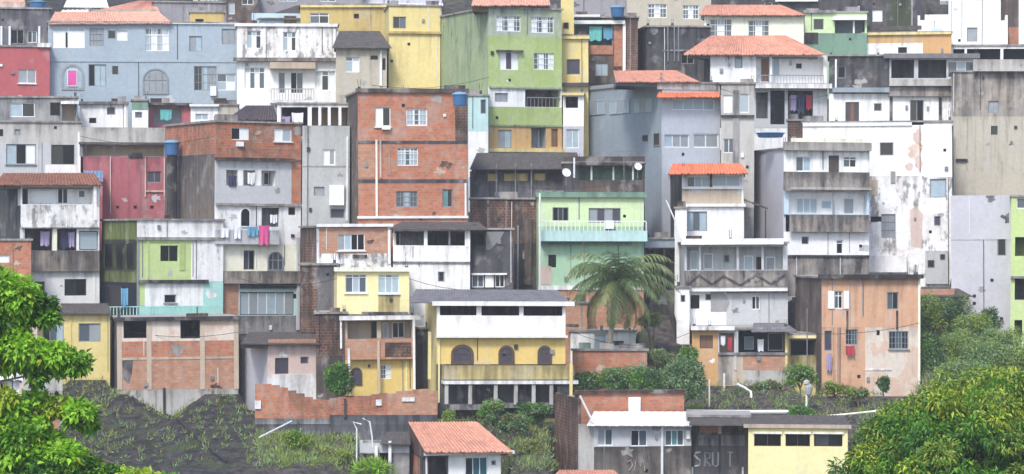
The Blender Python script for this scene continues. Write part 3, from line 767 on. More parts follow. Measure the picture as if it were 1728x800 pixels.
h.w(417, 52, 441, 82, 'awk', 'frame_white', trans=.3); h.w(478, 54, 500, 86, 'awk', 'frame_white', trans=.3); h.ledge(394, 98, 574, 104, .5, 'parapet_stained'); h.ledge(396, 40, 570, 45, .15, 'white_clean')
h.ledge(455, 106, 532, 117, .9, 'tan_plaster', name='awning'); h.w(413, 114, 447, 150, 'wgwg', 'frame_white', trans=.25); h.w(470, 122, 512, 158, 'gwng', 'frame_white', name='door'); h.w(532, 120, 566, 153, 'wkw', 'frame_white', trans=.25)
h.rail(458, 151, 530, 170, .8, 'concrete_light', .22, .06); h.ledge(456, 170, 532, 175, .85, 'white', name='balcony_slab'); h.build()

# ---- tall green house, centre
h = House('apartment_building', 'tall moss-green house with a long mouldy side wall, centre top', 233, 826, 949, 14, 285, 'green', side=740, sm='green_mould', D=11)
h.p(826, 14, 949, 62, 'green_top'); h.p(826, 62, 949, 148, 'green'); h.p(826, 148, 949, 181, 'white'); h.p(826, 181, 949, 213, 'green'); h.p(826, 213, 949, 251, 'ochre'); h.p(826, 251, 949, 285, 'mint')
h.w(838, 27, 880, 53, 'wgwg', 'frame_white', bars=5, trans=.25); h.w(897, 29, 936, 56, 'wgwg', 'frame_white', bars=5, trans=.25)
h.w(844, 88, 876, 118, 'wmw', 'frame_white'); h.ledge(838, 85, 882, 88, .3, 'mould'); h.w(902, 90, 936, 118, 'gwgw', 'frame_white', bars=4)
h.w(836, 157, 858, 172, 'ee', 'frame_grey'); h.rec(887, 152, 947, 181, 1.6, 'mould_brown'); h.rail(890, 166, 947, 181, -.1, 'frame_grey', .3)
h.w(841, 219, 864, 250, 'eb', 'frame_grey', name='door'); h.rec(897, 216, 922, 250, 1.3, 'steel'); h.w(908, 220, 921, 249, 'b', off=-1.28, name='door'); h.w(931, 218, 942, 248, 'o', 'frame_brown', name='door')
h.ledge(822, 251, 951, 257, .5, 'yellow_soft'); h.ledge(824, 211, 951, 214, .1, 'green_mould'); h.ledge(826, 147, 949, 150, .15, 'green_top')
h.shed(796, 930, 806, 922, 9, -26, 5, 'tile_pale', over=.4, wall='ochre'); h.build()
h = House('house', 'narrow pale blue house wedged between the brick block and the green house', 231, 790, 824, 162, 300, 'blue_pale', D=4)
h.p(790, 162, 824, 222, 'aqua_pale'); h.p(790, 222, 824, 300, 'white_clean'); h.w(811, 168, 820, 192, 'm', 'frame_grey'); h.build()
h = House('house', 'narrow white house with a dark loggia right of the green block', 235, 949, 984, 158, 285, 'white_clean', D=5)
h.p(949, 158, 984, 213, 'white_clean'); h.p(949, 213, 984, 285, 'lilac'); h.rec(951, 163, 974, 182, 1.4, 'mould'); h.ledge(947, 157, 984, 161, .3, 'yellow_soft'); h.w(954, 218, 976, 250, 'bb', 'frame_white'); h.build()

# ---- third row, left
h = House('house', 'small white house with two little windows under the blue grey house', 242, 136, 216, 174, 250, 'white', D=5)
h.w(151, 199, 163, 208, 'n', 'frame_dark'); h.w(181, 181, 195, 194, 'm', 'frame_grey'); h.post(212, 176, 216, 4, 'white_clean', off=.1); h.ledge(134, 172, 218, 176, .3, 'concrete'); h.build()
h = House('shed', 'white box shed with a green top and tiny window beside the reddish porch', 240, 223, 250, 170, 250, 'white_clean', D=3, cat='shed')
h.p(223, 170, 250, 186, 'green_dusk'); h.p(223, 186, 250, 250, 'white_clean'); h.w(228, 189, 240, 199, 'g', 'frame_grey'); h.build()
h = House('house', 'low brownish porch with turquoise washing under the blue grey house', 242, 250, 322, 176, 250, 'mould_brown', D=5)
h.p(250, 176, 322, 250, 'rose'); h.rec(258, 182, 306, 212, 1.4, 'lilac'); h.ledge(248, 174, 324, 178, .4, 'mould'); h.build()
laundry(h, 270, 184, 290, 202, 'cloth_turquoise', 'turquoise cloth hanging in the low brownish porch', off=.08)
h = House('house', 'low whitish house behind the long brick house with dirty flank', 241, 322, 402, 178, 250, 'light_grey', D=5)
h.p(322, 178, 368, 250, 'white'); h.p(368, 178, 402, 250, 'beige_grey'); h.w(330, 192, 352, 203, 'aa', 'frame_white'); h.ledge(320, 176, 370, 180, .3, 'pipe_white'); h.build()
h = House('house', 'brown grey house with small windows behind the grey concrete house', 236, -40, 132, 165, 260, 'concrete', D=5)
h.w(18, 174, 60, 198, 'bk', 'frame_white'); h.w(86, 174, 103, 196, 'n', 'frame_dark'); h.rec(106, 178, 130, 205, 1.0, 'tan_plaster'); h.ledge(104, 172, 134, 177, .5, 'white'); h.build()
h = House('house', 'large grey concrete house with two dark windows at the left edge', 229, -40, 136, 206, 310, 'light_grey', D=6)
h.p(-40, 206, 136, 240, 'concrete_light'); h.p(-40, 240, 136, 310, 'light_grey'); h.w(10, 243, 60, 277, 'bnw', 'frame_grey', sill=True); h.w(86, 244, 125, 277, 'kn', 'frame_dark'); h.post(133, 222, 292, 5, 'white_clean', off=.12); h.ledge(76, 278, 130, 292, .06, 'white_clean'); h.w(24, 218, 34, 228, 'e', 'frame_grey'); h.w(-4, 218, 5, 230, 'n', 'frame_dark'); h.build()
h = House('house', 'rose red wall house with pale pipes below a concrete terrace', 227, 140, 296, 264, 384, 'rose', D=7)
h.p(134, 215, 278, 243, 'concrete_light', off=-.3); h.rec(140, 245, 276, 263, 1.3, 'tan_plaster', off=-.3); h.p(134, 243, 278, 264, 'concrete', off=-.3)
h.post(192, 245, 264, 5, 'mould', off=-.2); h.post(144, 245, 264, 5, 'mould', off=-.2); h.w(248, 289, 272, 308, 'mm', 'frame_grey'); h.ledge(132, 240, 280, 244, .15, 'dark_slab', off=-.3)
for x in (186, 245, 277): h.post(x, 266, 332, 2, 'pinkish', off=.12, name='pipe')
h.ledge(245, 321, 283, 324, .1, 'pinkish', name='pipe'); h.ledge(216, 258, 240, 266, .4, 'mould', off=-.3)
for x in (198, 228, 256): h.w(x - 4, 346, x + 4, 353, 'n', 'frame_dark', border=False)
h.p(140, 264, 296, 384, 'rose'); h.build(slab=False)
h2 = House('lean_to', 'small blue metal roof at the foot of the grey concrete house', 225, 140, 172, 300, 330, 'rose', D=2.0, cat='lean-to')
h2.shed(138, 173, 140, 172, 305, 288, 1.6, 'tarp_blue', over=.2, wall='rose', pitch=.3); h2.build(slab=False)
t_ = tank(290, 262, 219.5, 26, 26, 'dark blue water tank on a dark pillar beside the rose red wall')
g = Geo(); g.tube([(0, 0, -5.6), (0, 0, -.005)], .38, 10); g.make('pillar', 'mould', t_)
h = House('house', 'dark tiled house front left of the open pavilion', 222, 420, 468, 200, 260, 'mould', side=384, sm='white', D=6)
h.shed(382, 470, 416, 462, 202, 178, 4.5, 'tile_dark', over=.4, wall='mould'); h.p(420, 200, 468, 260); h.build(slab=False)
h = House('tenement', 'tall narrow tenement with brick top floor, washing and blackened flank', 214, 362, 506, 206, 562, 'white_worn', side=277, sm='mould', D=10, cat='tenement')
h.p(362, 206, 506, 250, 'brick_mossy'); h.p(362, 250, 506, 268, 'brick_mossy', off=.15); h.p(362, 268, 490, 346, 'light_grey'); h.p(490, 268, 506, 346, 'brick')
h.p(362, 346, 506, 412, 'white_worn'); h.p(362, 412, 506, 457, 'cream'); h.p(378, 457, 506, 478, 'parapet_stained', off=.4); h.p(362, 478, 402, 562, 'brick_pale'); h.p(402, 478, 506, 532, 'aqua_pale'); h.p(402, 532, 506, 562, 'concrete')
h.w(388, 215, 418, 236, 'nw', 'frame_white'); h.w(460, 216, 490, 238, 'wa', 'frame_white', sill=True); h.ledge(396, 239, 406, 247, .35, 'panel_white', name='air_conditioner')
h.ledge(360, 266, 494, 271, .35, 'brick_dark'); h.rec(380, 287, 464, 313, 1.2, 'white_worn'); h.post(404, 287, 313, 9, 'white'); h.post(434, 287, 313, 10, 'white'); h.w(442, 290, 460, 312, 'kk', off=-1.18)
h.ledge(362, 343, 506, 347, .2, 'slab'); h.arch(403, 350, 421, 383, 'frame_white', 'black_pane', mull=1, fwd=.08, name='door'); h.rec(440, 350, 470, 382, 1.2, 'concrete'); h.w(485, 349, 497, 362, 'n', 'frame_brown')
h.bal(362, 388, 470, 412, .5, 'light_grey'); h.w(410, 422, 429, 455, 'mn', 'frame_grey'); h.arch(450, 424, 477, 456, 'frame_grey', 'mauve_pane', mull=3, fwd=.1)
h.w(404, 492, 496, 531, 'aeabae', 'frame_white', border=False); h.w(494, 495, 502, 503, 'n', 'frame_dark', border=False); h.post(503, 400, 556, 4, 'light_grey', off=.25); h.ledge(404, 478, 504, 486, .15, 'mould')
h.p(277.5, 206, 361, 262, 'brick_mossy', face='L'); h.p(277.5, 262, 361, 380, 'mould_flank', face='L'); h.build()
for a in [(437, 380, 455, 412, 'cloth_pink', 'bright pink cloth hanging from the tenement balcony'), (418, 382, 436, 398, 'cloth_blue', 'light blue cloth hung beside the pink one on the tenement balcony'), (394, 382, 408, 402, 'cloth_white', 'white cloth hung left of the blue one on the tenement balcony'), (456, 362, 468, 376, 'cloth_white', 'small white cloth hung right above the pink one on the tenement'), (372, 384, 388, 400, 'cloth_white', 'leftmost white cloth on the tenement balcony')]:
    laundry(h, *a, off=.62)
for a in [(386, 296, 400, 314, 'cloth_navy', 'dark cloth on the open gallery of the tenement, left of the posts'), (418, 291, 430, 310, 'cloth_white', 'white cloth on the open gallery of the tenement between the posts')]:
    laundry(h, *a, off=.08)

h = House('house', 'narrow pale concrete tower house with one white window frame', 217, 508, 588, 212, 400, 'tower_grey', D=7)
h.w(543, 252, 564, 279, 'we', 'frame_white', fw=.1); h.ledge(554, 312, 579, 346, .35, 'panel_white', name='air_conditioner'); h.ledge(507, 279, 588, 281, .04, 'concrete_light'); h.w(528, 315, 546, 330, 'e', 'frame_grey'); h.w(556, 352, 580, 368, 'm', 'frame_grey'); h.post(584, 230, 372, 3, 'pipe_white', off=.08, name='downpipe')
h.build(slab=False)
h = House('pavilion', 'open roof pavilion with white posts on top of the pale concrete tower', 219, 468, 592, 176, 230, 'white', D=5, cat='pavilion')
h.p(468, 176, 592, 181, 'white'); h.p(468, 181, 474, 230, 'white'); h.p(474, 181, 590, 212, 'concrete'); h.p(474, 212, 590, 230, 'brick_dark'); h.p(590, 181, 592, 230, 'white')
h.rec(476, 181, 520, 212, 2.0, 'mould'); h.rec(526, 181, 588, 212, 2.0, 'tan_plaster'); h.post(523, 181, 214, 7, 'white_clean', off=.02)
for x in (540, 556, 574): h.post(x, 181, 212, 5, 'white_worn')
h.build()
laundry(h, 492, 190, 512, 206, 'cloth_white', 'white bundle of washing in the open roof pavilion', off=.1)
laundry(h, 476, 196, 490, 212, 'cloth_lilac', 'lilac cloth at the left of the open roof pavilion', off=.1)

# ---- brick block, centre
h = House('brick_house', 'three-storey orange brick house with concrete floor bands', 213, 606, 791, 156, 385, 'brick', side=586, sm='mould_brown', D=8)
h.p(606, 156, 791, 238, 'brick'); h.p(606, 243, 791, 303, 'brick'); h.p(606, 309, 791, 385, 'brick')
h.p(606, 238, 791, 243, 'concrete_dark', off=.03, name='floor_band'); h.p(606, 303, 791, 309, 'concrete_dark', off=.03, name='floor_band')
h.w(635, 181, 661, 214, 'wk', 'frame_white', sill=True); h.w(687, 184, 723, 213, 'aga', 'frame_white', bars=4, fw=.1); h.w(672, 250, 707, 280, 'aga', 'frame_white', bars=4, trans=.2); h.w(670, 323, 706, 350, 'gag', 'frame_grey', bars=4); h.w(748, 320, 765, 350, 'Tk', 'frame_grey')
h.post(637, 236, 366, 3.2, 'cream', off=.1, name='downpipe'); h.post(644, 236, 300, 2.2, 'pinkish', off=.1, name='downpipe'); h.post(787, 310, 366, 3, 'pipe_white', off=.15, name='downpipe'); h.ledge(604, 365, 791, 369, .15, 'pipe_white', name='pipe')
h.ledge(646, 212, 660, 219, .3, 'panel_white', name='air_conditioner'); h.ledge(602, 150, 793, 157, .2, 'mould_brown', name='roof_edge'); h.ledge(770, 156, 791, 238, .03, 'brick_dark', name='wall_patch'); h.ledge(606, 246, 634, 300, .03, 'brick_pale', name='wall_patch'); h.build()
tank(776, 179, 212.3, 26, 24, 'blue water tank at the top right corner of the brick house')

# ---- grey house with orange awnings
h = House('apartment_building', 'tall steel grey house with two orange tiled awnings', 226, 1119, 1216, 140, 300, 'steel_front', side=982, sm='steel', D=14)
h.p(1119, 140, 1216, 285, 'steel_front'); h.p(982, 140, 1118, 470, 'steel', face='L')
h.w(1136, 168, 1207, 186, 'aaaa', 'frame_white'); h.w(1122, 227, 1164, 249, 'bee', 'frame_white'); h.w(1171, 226, 1214, 250, 'ee', 'frame_white', fw=.1)
for (a, b) in ((986, 1022), (1030, 1064), (1070, 1102)): h.w(a, 170 - (a - 986) * .04, b, 194 - (a - 986) * .05, 'aea', 'panel_blue', face='L', hole=False, off=.02)
h.w(1086, 228, 1094, 238, 'n', 'frame_dark', face='L', hole=False, off=.02); h.w(1104, 224, 1115, 246, 'k', 'frame_grey', face='L', hole=False, off=.02)
h.shed(1108, 1218, 1114, 1212, 164, 153, .3, 'tile_vivid', over=.8, name='awning'); h.ledge(1110, 140, 1212, 152, .05, 'concrete_light')
h.build()
h.shed(1040, 1182, 1036, 1142, 138, 119, 5, 'tile_orange', over=.2, wall='steel')
h2 = House('house', 'raw concrete annex with white panels right of the steel grey house', 227, 1216, 1272, 142, 350, 'concrete', D=8)
h2.p(1216, 142, 1272, 350, 'concrete_light'); h2.w(1219, 160, 1235, 190, 'w', 'frame_white'); h2.w(1247, 158, 1263, 190, 'a', 'frame_white'); h2.w(1220, 234, 1238, 258, 'gg', 'frame_white'); h2.ledge(1236, 152, 1246, 330, .12, 'concrete', name='pilaster'); h2.ledge(1216, 194, 1272, 198, .2, 'mould'); h2.build()
h = House('house', 'beige balcony house under the lower orange tiled awning', 222, 1152, 1256, 293, 420, 'beige_grey', side=1120, sm='mould', D=7)
h.p(1152, 293, 1256, 318, 'white_worn'); h.p(1152, 318, 1256, 350, 'tan_plaster'); h.p(1152, 350, 1256, 420, 'white_clean')
h.w(1160, 298, 1199, 316, 'gba', 'frame_white'); h.w(1203, 296, 1250, 315, 'aa', 'frame_white'); h.post(1201, 293, 318, 4, 'mould_brown', off=.05); h.ledge(1152, 316, 1256, 319, .15, 'white_clean'); h.ledge(1152, 344, 1258, 349, .2, 'white_clean'); h.post(1254, 293, 350, 3, 'white_clean', off=.1); h.w(1158, 357, 1194, 390, 'bgb', 'frame_grey', trans=.0)
h.shed(1128, 1264, 1136, 1252, 293, 276, .6, 'tile_vivid', over=1.0, name='awning'); h.build()
h = House('shed', 'white corner room with one shuttered window above the long white slab', 219, 1138, 1158, 352, 420, 'white_clean', D=3, cat='room'); h.build()
pipe('drain_pipe', [ray(1124, 338, 218), ray(1139, 372, 218), ray(1139, 400, 218)], .06, 'pipe_white', 'thin white bent drain pipe left of the white corner room', 'pipe')
h = House('house', 'dark slatted stilt storey under the steel grey flank, right of the palm', 219, 1086, 1146, 404, 530, 'mould', side=1076, sm='mould', D=4, cat='stilt storey')
h.p(1086, 404, 1146, 418, 'steel'); h.p(1086, 418, 1146, 530, 'mould'); h.rec(1091, 420, 1104, 490, 1.0, 'mould'); h.rec(1108, 420, 1120, 490, 1.0, 'mould'); h.rec(1124, 420, 1142, 490, 1.0, 'mould'); h.build()

# ---- white houses, right
h = House('house', 'big white windowless-looking house with peach stain and blackened lower wall', 228, 1356, 1608, 208, 500, 'white', D=7)
h.p(1356, 212, 1560, 298, 'white_clean'); h.p(1560, 206, 1608, 300, 'white_clean'); h.p(1356, 298, 1560, 500, 'white_stained'); h.p(1560, 300, 1608, 500, 'white_stained')
h.w(1486, 241, 1509, 263, 'k', 'frame_grey'); h.ledge(1356, 206, 1540, 213, .12, 'white_clean', name='parapet'); pass
rb = random.Random(3)
for cx, cy, rx, ry, m in ((1550, 232, 9, 14, 'pinkish'), (1546, 256, 13, 15, 'peach_worn'), (1551, 276, 8, 14, 'pinkish'), (1536, 282, 8, 8, 'pinkish'), (1552, 250, 7, 12, 'peach')):
    h.patch([(min(1559.5, cx + rx * rb.uniform(.6, 1.1) * math.cos(t)), cy + ry * rb.uniform(.6, 1.1) * math.sin(t)) for t in np.linspace(0, 2 * math.pi, 18, endpoint=False)], m, rb.uniform(.006, .014))
h.w(1488, 362, 1512, 402, 'ee', 'frame_grey', bars=3); h.patch([(1513, 360), (1532, 355), (1534, 412), (1524, 424), (1512, 418)], 'white'); h.patch([(1470, 378), (1486, 374), (1487, 392), (1474, 396)], 'white'); h.rec(1470, 366, 1488, 375, .6, 'mould')
h.patch([(1562, 336), (1597, 334), (1594, 360), (1566, 364)], 'white_clean'); h.w(1570, 303, 1598, 334, 'b', 'frame_grey'); h.patch([(1536, 356), (1546, 348), (1558, 362), (1556, 420), (1538, 416)], 'pinkish'); h.w(1577, 366, 1588, 382, 'm', 'frame_grey')
h.ledge(1464, 432, 1530, 460, .5, 'white_clean', name='parapet'); h.ledge(1562, 424, 1600, 480, .3, 'light_grey', name='wall_patch'); h.w(1566, 440, 1577, 451, 'k', 'frame_dark', hole=False, off=.32); h.w(1587, 430, 1595, 438, 'k', 'frame_dark', hole=False, off=.32)
h.ledge(1466, 304, 1482, 330, .05, 'tan_plaster', name='wall_patch'); h.ledge(1504, 290, 1512, 310, .05, 'concrete', name='wall_patch'); h.build()
h = House('apartment_building', 'white apartment house with stacked stained balconies and lilac flank', 222, 1322, 1466, 252, 500, 'white', side=1268, sm='lilac', D=9)
h.p(1322, 252, 1466, 290, 'white'); h.p(1322, 290, 1466, 322, 'parapet_stained', off=.5); h.p(1322, 322, 1466, 362, 'blue_pale'); h.p(1332, 362, 1466, 391, 'parapet_stained', off=.5); h.p(1322, 391, 1466, 432, 'white_clean'); h.p(1322, 432, 1466, 500, 'parapet_stained')
h.w(1342, 264, 1367, 289, 'gb', 'frame_white'); h.w(1422, 264, 1444, 282, 'gk', 'frame_white', trans=.3); h.ledge(1397, 262, 1414, 290, .04, 'mould_brown', name='door'); h.ledge(1320, 240, 1466, 254, .5, 'slab', name='terrace_edge'); h.p(1334, 233, 1464, 246, 'cream', off=-1.2)
h.ledge(1330, 316, 1466, 320, .6, 'concrete_light'); h.rec(1330, 324, 1462, 361, .8, 'white_clean'); h.w(1342, 334, 1378, 360, 'aba', off=-.78); h.w(1422, 334, 1440, 361, 'e', off=-.78, name='door'); h.post(1406, 322, 362, 3, 'frame_grey', off=.3); h.w(1384, 338, 1402, 352, 'b', off=-.78)
h.w(1352, 399, 1364, 412, 'k', 'frame_grey'); h.w(1411, 405, 1422, 428, 'n', 'frame_white', name='door', trans=.25); h.ledge(1318, 430, 1466, 433, .12, 'mould'); h.post(1410, 362, 391, 2, 'frame_grey', off=.55)
h.build()
tank(1300, 232, 224.5, 48, 9, 'flat blue tank top left of the white apartment house')
h2 = House('shed', 'small rust brown box room between the blue tank and the white parapet', 229, 1328, 1358, 204, 250, 'brick_dark', D=2.5, cat='shed'); h2.build()
h = House('awning', 'rusty red sloping sheet awning beside the beige balcony house', 221, 1256, 1296, 345, 352, 'brick_dark', D=2.5, cat='awning')
h.CUT = True
HOUSES.pop(); CARVE.pop(); bpy.data.objects.remove(h.root)
aw = empty('awning', ray(1292, 404, 219)); tag(aw, 'rusty red sloping sheet awning beside the beige balcony house', 'awning')
k = 219 / FPX; g = Geo()
P0, P1 = Vector((-34 * k, 0, 64 * k)), Vector((4 * k, 0, 50 * k))
for sgn in (0,):
    a, b = P0, P1; e = Vector((0, 1.6, .1)); t = Vector((0, 0, .12))
    g.quad(a, b, b + e, a + e); g.quad(a + t, a + e + t, b + e + t, b + t); g.quad(a, a + t, b + t, b); g.quad(b, b + t, b + e + t, b + e); g.quad(a + e, b + e, b + e + t, a + e + t); g.quad(a, a + e, a + e + t, a + t)
g.make('sheet', 'brick_dark', aw); g = Geo(); g.tube([(0, .1, -.3), (0, .1, 50 * k)], .05, 6); g.make('post', 'pipe_dark', aw)
h = House('house', 'plain lilac grey block at the right edge with one dark window', 215, 1606, 1712, 330, 600, 'lilac', D=8)
h.p(1606, 330, 1712, 404, 'lilac'); h.p(1606, 404, 1712, 600, 'lilac'); h.w(1684, 402, 1699, 432, 'k', 'frame_grey'); h.ledge(1606, 402.5, 1683, 405, .03, 'light_grey'); h.ledge(1704, 330, 1712, 404, .03, 'light_grey'); h.build(slab=False)
h = House('house', 'bright lime green house cut off by the right edge', 212, 1704, 1790, 332, 600, 'lime', D=8)
h.w(1713, 334, 1745, 352, 'gk', 'frame_white'); h.rec(1711, 400, 1760, 432, 1.2, 'olive'); h.rec(1711, 470, 1760, 506, 1.4, 'mould'); h.rec(1711, 540, 1724, 568, 1.0, 'mould'); h.ledge(1704, 466, 1770, 470, .25, 'concrete'); h.p(1704, 332, 1790, 600, 'lime'); h.build()
h = House('shed', 'brick shed with a dark drooping roof behind the bushes at right', 213, 1552, 1612, 488, 560, 'brick_pale', D=4, cat='shed')
h.shed(1546, 1642, 1556, 1612, 500, 484, 3, 'sheet_dark', over=.5, wall='brick_pale', pitch=.3); h.build(slab=False)

# ---- middle row
h = House('house', 'dark open terrace house with yellow openings, below the tall green house', 221, 800, 985, 286, 345, 'mould', side=794, sm='mould', D=7)
h.p(800, 286, 985, 306, 'mould'); h.p(800, 306, 985, 345, 'concrete_dark')
h.rec(806, 288, 818, 306, .8, 'concrete'); h.rec(824, 287, 842, 306, .5, 'yellow_soft'); h.rec(852, 287, 870, 306, .5, 'yellow_soft'); h.rec(873, 287, 892, 306, .5, 'yellow_soft'); h.rec(902, 287, 921, 305, .5, 'yellow_soft'); h.rec(924, 287, 948, 304, 1.5, 'steel')
for x in (839, 871, 898): h.post(x, 276, 345, 2.2, 'metal_grey', off=.3)
h.shed(794, 985, 806, 975, 285, 258, 4, 'sheet_dark', over=.8, wall='mould', pitch=.35); h.build(slab=False)
h = House('house', 'dark rooftop terrace with thin posts above the pale green house', 218, 950, 1088, 276, 345, 'mould', D=6)
h.p(950, 264, 1088, 280, 'mould_brown'); h.p(950, 280, 976, 345, 'mould'); h.p(976, 280, 1088, 304, 'mould'); h.p(976, 304, 1088, 345, 'mould_brown'); h.rec(978, 282, 1086, 304, 1.6, 'green_dusk')
for x in (998, 1035, 1068): h.post(x, 280, 304, 3, 'light_grey', off=.02)
h.ledge(972, 274, 1072, 279, .4, 'mould'); h.build()
antenna(1053, 254, 330, 214.5, 'tall thin aerial mast on the dark rooftop terrace', ((0, 18), (20, 8)))
dish(1076, 292, 216, 7, 'small white satellite dish at the right end of the rooftop terrace')
dish(955, 304, 216, 8, 'white satellite dish on the dark rooftop left of the posts')
pipe('pole', [ray(969, 300, 216.5), ray(969, 266, 216.5)], .07, 'pipe_white', 'short white pole beside the satellite dish on the dark rooftop', 'pole')
h = House('brick_house', 'blackened brown brick wall house between orange brick and pale green houses', 217, 792, 912, 336, 520, 'brick_dark', D=7)
h.p(792, 336, 912, 410, 'brick_dark'); h.p(792, 410, 880, 520, 'mould'); h.p(880, 410, 912, 520, 'mould'); h.post(873, 380, 490, 3, 'metal_grey', off=.08, name='downpipe'); h.post(822, 336, 470, 1.6, 'metal_grey', off=.08, name='downpipe'); h.post(862, 340, 400, 1.6, 'pinkish', off=.08, name='downpipe'); h.ledge(884, 370, 896, 480, .2, 'mould_brown', name='pilaster'); h.build()
h = House('house', 'pale green house with a mint balcony behind the palm', 214, 908, 1086, 332, 560, 'green_pale', side=901, sm='green_pale', D=7)
h.p(908, 332, 1086, 382, 'green_pale'); h.p(908, 382, 1086, 412, 'mint'); h.p(908, 412, 1086, 482, 'mint'); h.p(908, 482, 1086, 489, 'white', off=.1); h.p(908, 489, 1086, 560, 'brick_pale')
h.w(932, 350, 959, 373, 'nkn', 'frame_grey'); h.w(993, 351, 1047, 376, 'emem', 'frame_grey', name='door'); h.bal(912, 389, 1092, 407, .9, 'aqua_pale'); h.rail(914, 374, 1090, 389, .82, 'frame_white', .3, .05, bottom=False); h.ledge(1020, 372, 1034, 386, .95, 'panel_white', name='planter'); h.ledge(912, 409, 982, 413, .3, 'green_dusk'); h.ledge(988, 409, 1066, 413, .3, 'green_dusk')
h.w(925, 430, 938, 451, 'n', 'frame_dark', border=False); h.w(1051, 362, 1056, 367, 'n', 'frame_dark', border=False); h.ledge(912, 449, 930, 480, .03, 'pinkish', name='wall_patch'); h.ledge(904, 324, 1090, 333, .3, 'green_dusk', name='roof_edge'); h.build()
pipe('downpipe', [ray(911, 505, 212.5), ray(911, 326, 212.5)], .07, 'pipe_white', 'long white downpipe at the left corner of the pale green house', 'pipe')
h = House('house', 'long white house with open veranda bays below the brick house', 207, 662, 792, 386, 500, 'white_worn', D=7)
h.p(662, 386, 792, 415, 'white'); h.p(662, 415, 792, 442, 'white'); h.p(662, 442, 792, 500, 'white_worn')
h.rec(664, 390, 714, 414, 1.6, 'concrete'); h.w(664, 391, 674, 414, 'n', off=-1.58); h.rec(720, 389, 783, 414, 2.0, 'mould'); h.post(757, 389, 414, 3, 'metal_grey'); h.w(738, 458, 749, 475, 'k', 'frame_grey'); h.ledge(662, 441, 792, 444, .1, 'concrete')
h.shed(655, 822, 676, 806, 386, 374, 3, 'sheet_dark', over=.5, wall='mould', pitch=.35); h.build(slab=False)
h = House('house', 'blackened house with a white wedge of wall, right of the white veranda house', 208, 792, 866, 388, 500, 'mould', D=7)
h.p(792, 388, 820, 500, 'mould'); h.p(820, 388, 866, 500, 'mould'); h.rec(794, 390, 819, 414, 1.6, 'mould')
g = Geo(); q = [h.uz(*p) for p in ((821, 391), (852, 391), (846, 402), (828, 422), (821, 422))]
g.poly([h.L(a, .03, b) for a, b in q][::-1]); o = g.make('wall_patch', 'white', h.root)
h.ledge(796, 461, 856, 464, .25, 'white_clean'); h.w(797, 464, 817, 485, 'gg', 'frame_white'); h.w(836, 464, 852, 485, 'kk', 'frame_white'); h.ledge(819, 464, 834, 485, .04, 'white_worn', name='wall_patch'); h.build()
h = House('brick_house', 'small brick house with a four-pane window and white roof rail', 208, 537, 661, 384, 470, 'brick_pale', side=508, sm='brick_dark', D=7)
h.p(537, 384, 661, 428, 'brick_pale'); h.p(537, 428, 661, 470, 'white_stained'); h.w(571, 395, 617, 423, 'ebnn', 'frame_white', sill=True); h.ledge(535, 378, 664, 383, .25, 'white_clean', name='roof_edge'); h.post(538, 384, 446, 4, 'white_worn', off=.06); h.post(658, 384, 446, 4, 'white', off=.06)
h.ledge(540, 436, 580, 446, .1, 'white', name='wall_patch'); h.ledge(596, 430, 620, 436, .12, 'mould'); h.build()
h = House('brick_house', 'dark brick flank wall with a grey bay left of the yellow box house', 206, 508, 570, 448, 560, 'brick_dark', D=6)
h.p(508, 448, 536, 560, 'brick_dark'); h.p(536, 448, 570, 526, 'concrete_dark'); h.p(536, 526, 570, 560, 'mould_brown'); h.build()
h = House('house', 'white house with open porches at left under a mossy tile roof', 215, 36, 168, 312, 524, 'white_worn', side=-6, sm='mould', D=8)
h.p(36, 312, 168, 346, 'white'); h.p(36, 346, 168, 384, 'white_stained', off=.3); h.p(36, 384, 168, 423, 'white_worn'); h.p(50, 423, 168, 458, 'parapet_stained', off=.3); h.p(36, 458, 168, 524, 'white')
h.rec(38, 316, 158, 345, .9, 'white'); h.door(37, 318, 47, 345, 'n', off=-.88, fr='frame_dark'); h.w(97, 317, 115, 344, 'nk', off=-.88, name='door'); h.w(132, 321, 144, 334, 'g', off=-.88); h.w(52, 320, 92, 344, 'w', off=-.88, border=False); h.post(161, 312, 372, 5, 'white_clean', off=.32); h.post(34.5 + 3, 386, 408, 5, 'white_worn', off=.05)
h.rec(42, 386, 130, 423, 1.5, 'concrete_dark'); h.post(93, 384, 423, 7, 'cream', off=.02); h.w(134, 390, 166, 422, 'a', 'white_worn', border=False)
h.w(58, 475, 76, 498, 'k', 'frame_grey'); h.w(109, 471, 146, 499, 'kn', 'frame_dark')
h.shed(-10, 172, 6, 160, 312, 292, 4, 'tile_old', over=.5, wall='white_worn'); h.build(slab=False)
for a in [(68, 390, 84, 414, 'cloth_lilac', 'lilac shirt hanging left of the post in the porch of the left white house'), (102, 390, 114, 418, 'cloth_navy', 'dark blue trousers hanging right of the porch post of the left white house'), (115, 391, 126, 416, 'cloth_lilac', 'lilac cloth rightmost in the porch of the left white house')]:
    laundry(h, *a, off=-.25)
h = House('brick_house', 'orange brick wall of a house at the left edge above the green tree', 208, -40, 52, 406, 560, 'brick', D=5)
h.w(-10, 430, 15, 443, 'w', 'frame_white'); h.build()
h = House('house', 'lime green and white house with a dark olive side porch', 211, 232, 376, 372, 540, 'white', side=171, sm='olive', D=8)
h.p(232, 372, 376, 404, 'white_worn'); h.p(232, 404, 322, 474, 'lime'); h.p(322, 404, 376, 474, 'white_worn'); h.p(232, 474, 244, 516, 'lime'); h.p(244, 474, 342, 516, 'white'); h.p(342, 474, 376, 532, 'turquoise'); h.p(232, 516, 342, 540, 'turquoise')
h.p(171.5, 372, 231, 404, 'olive', face='L'); h.p(171.5, 404, 231, 458, 'olive_dark', face='L'); h.p(171.5, 458, 231, 476, 'olive', face='L'); h.p(171.5, 476, 231, 540, 'navy', face='L')
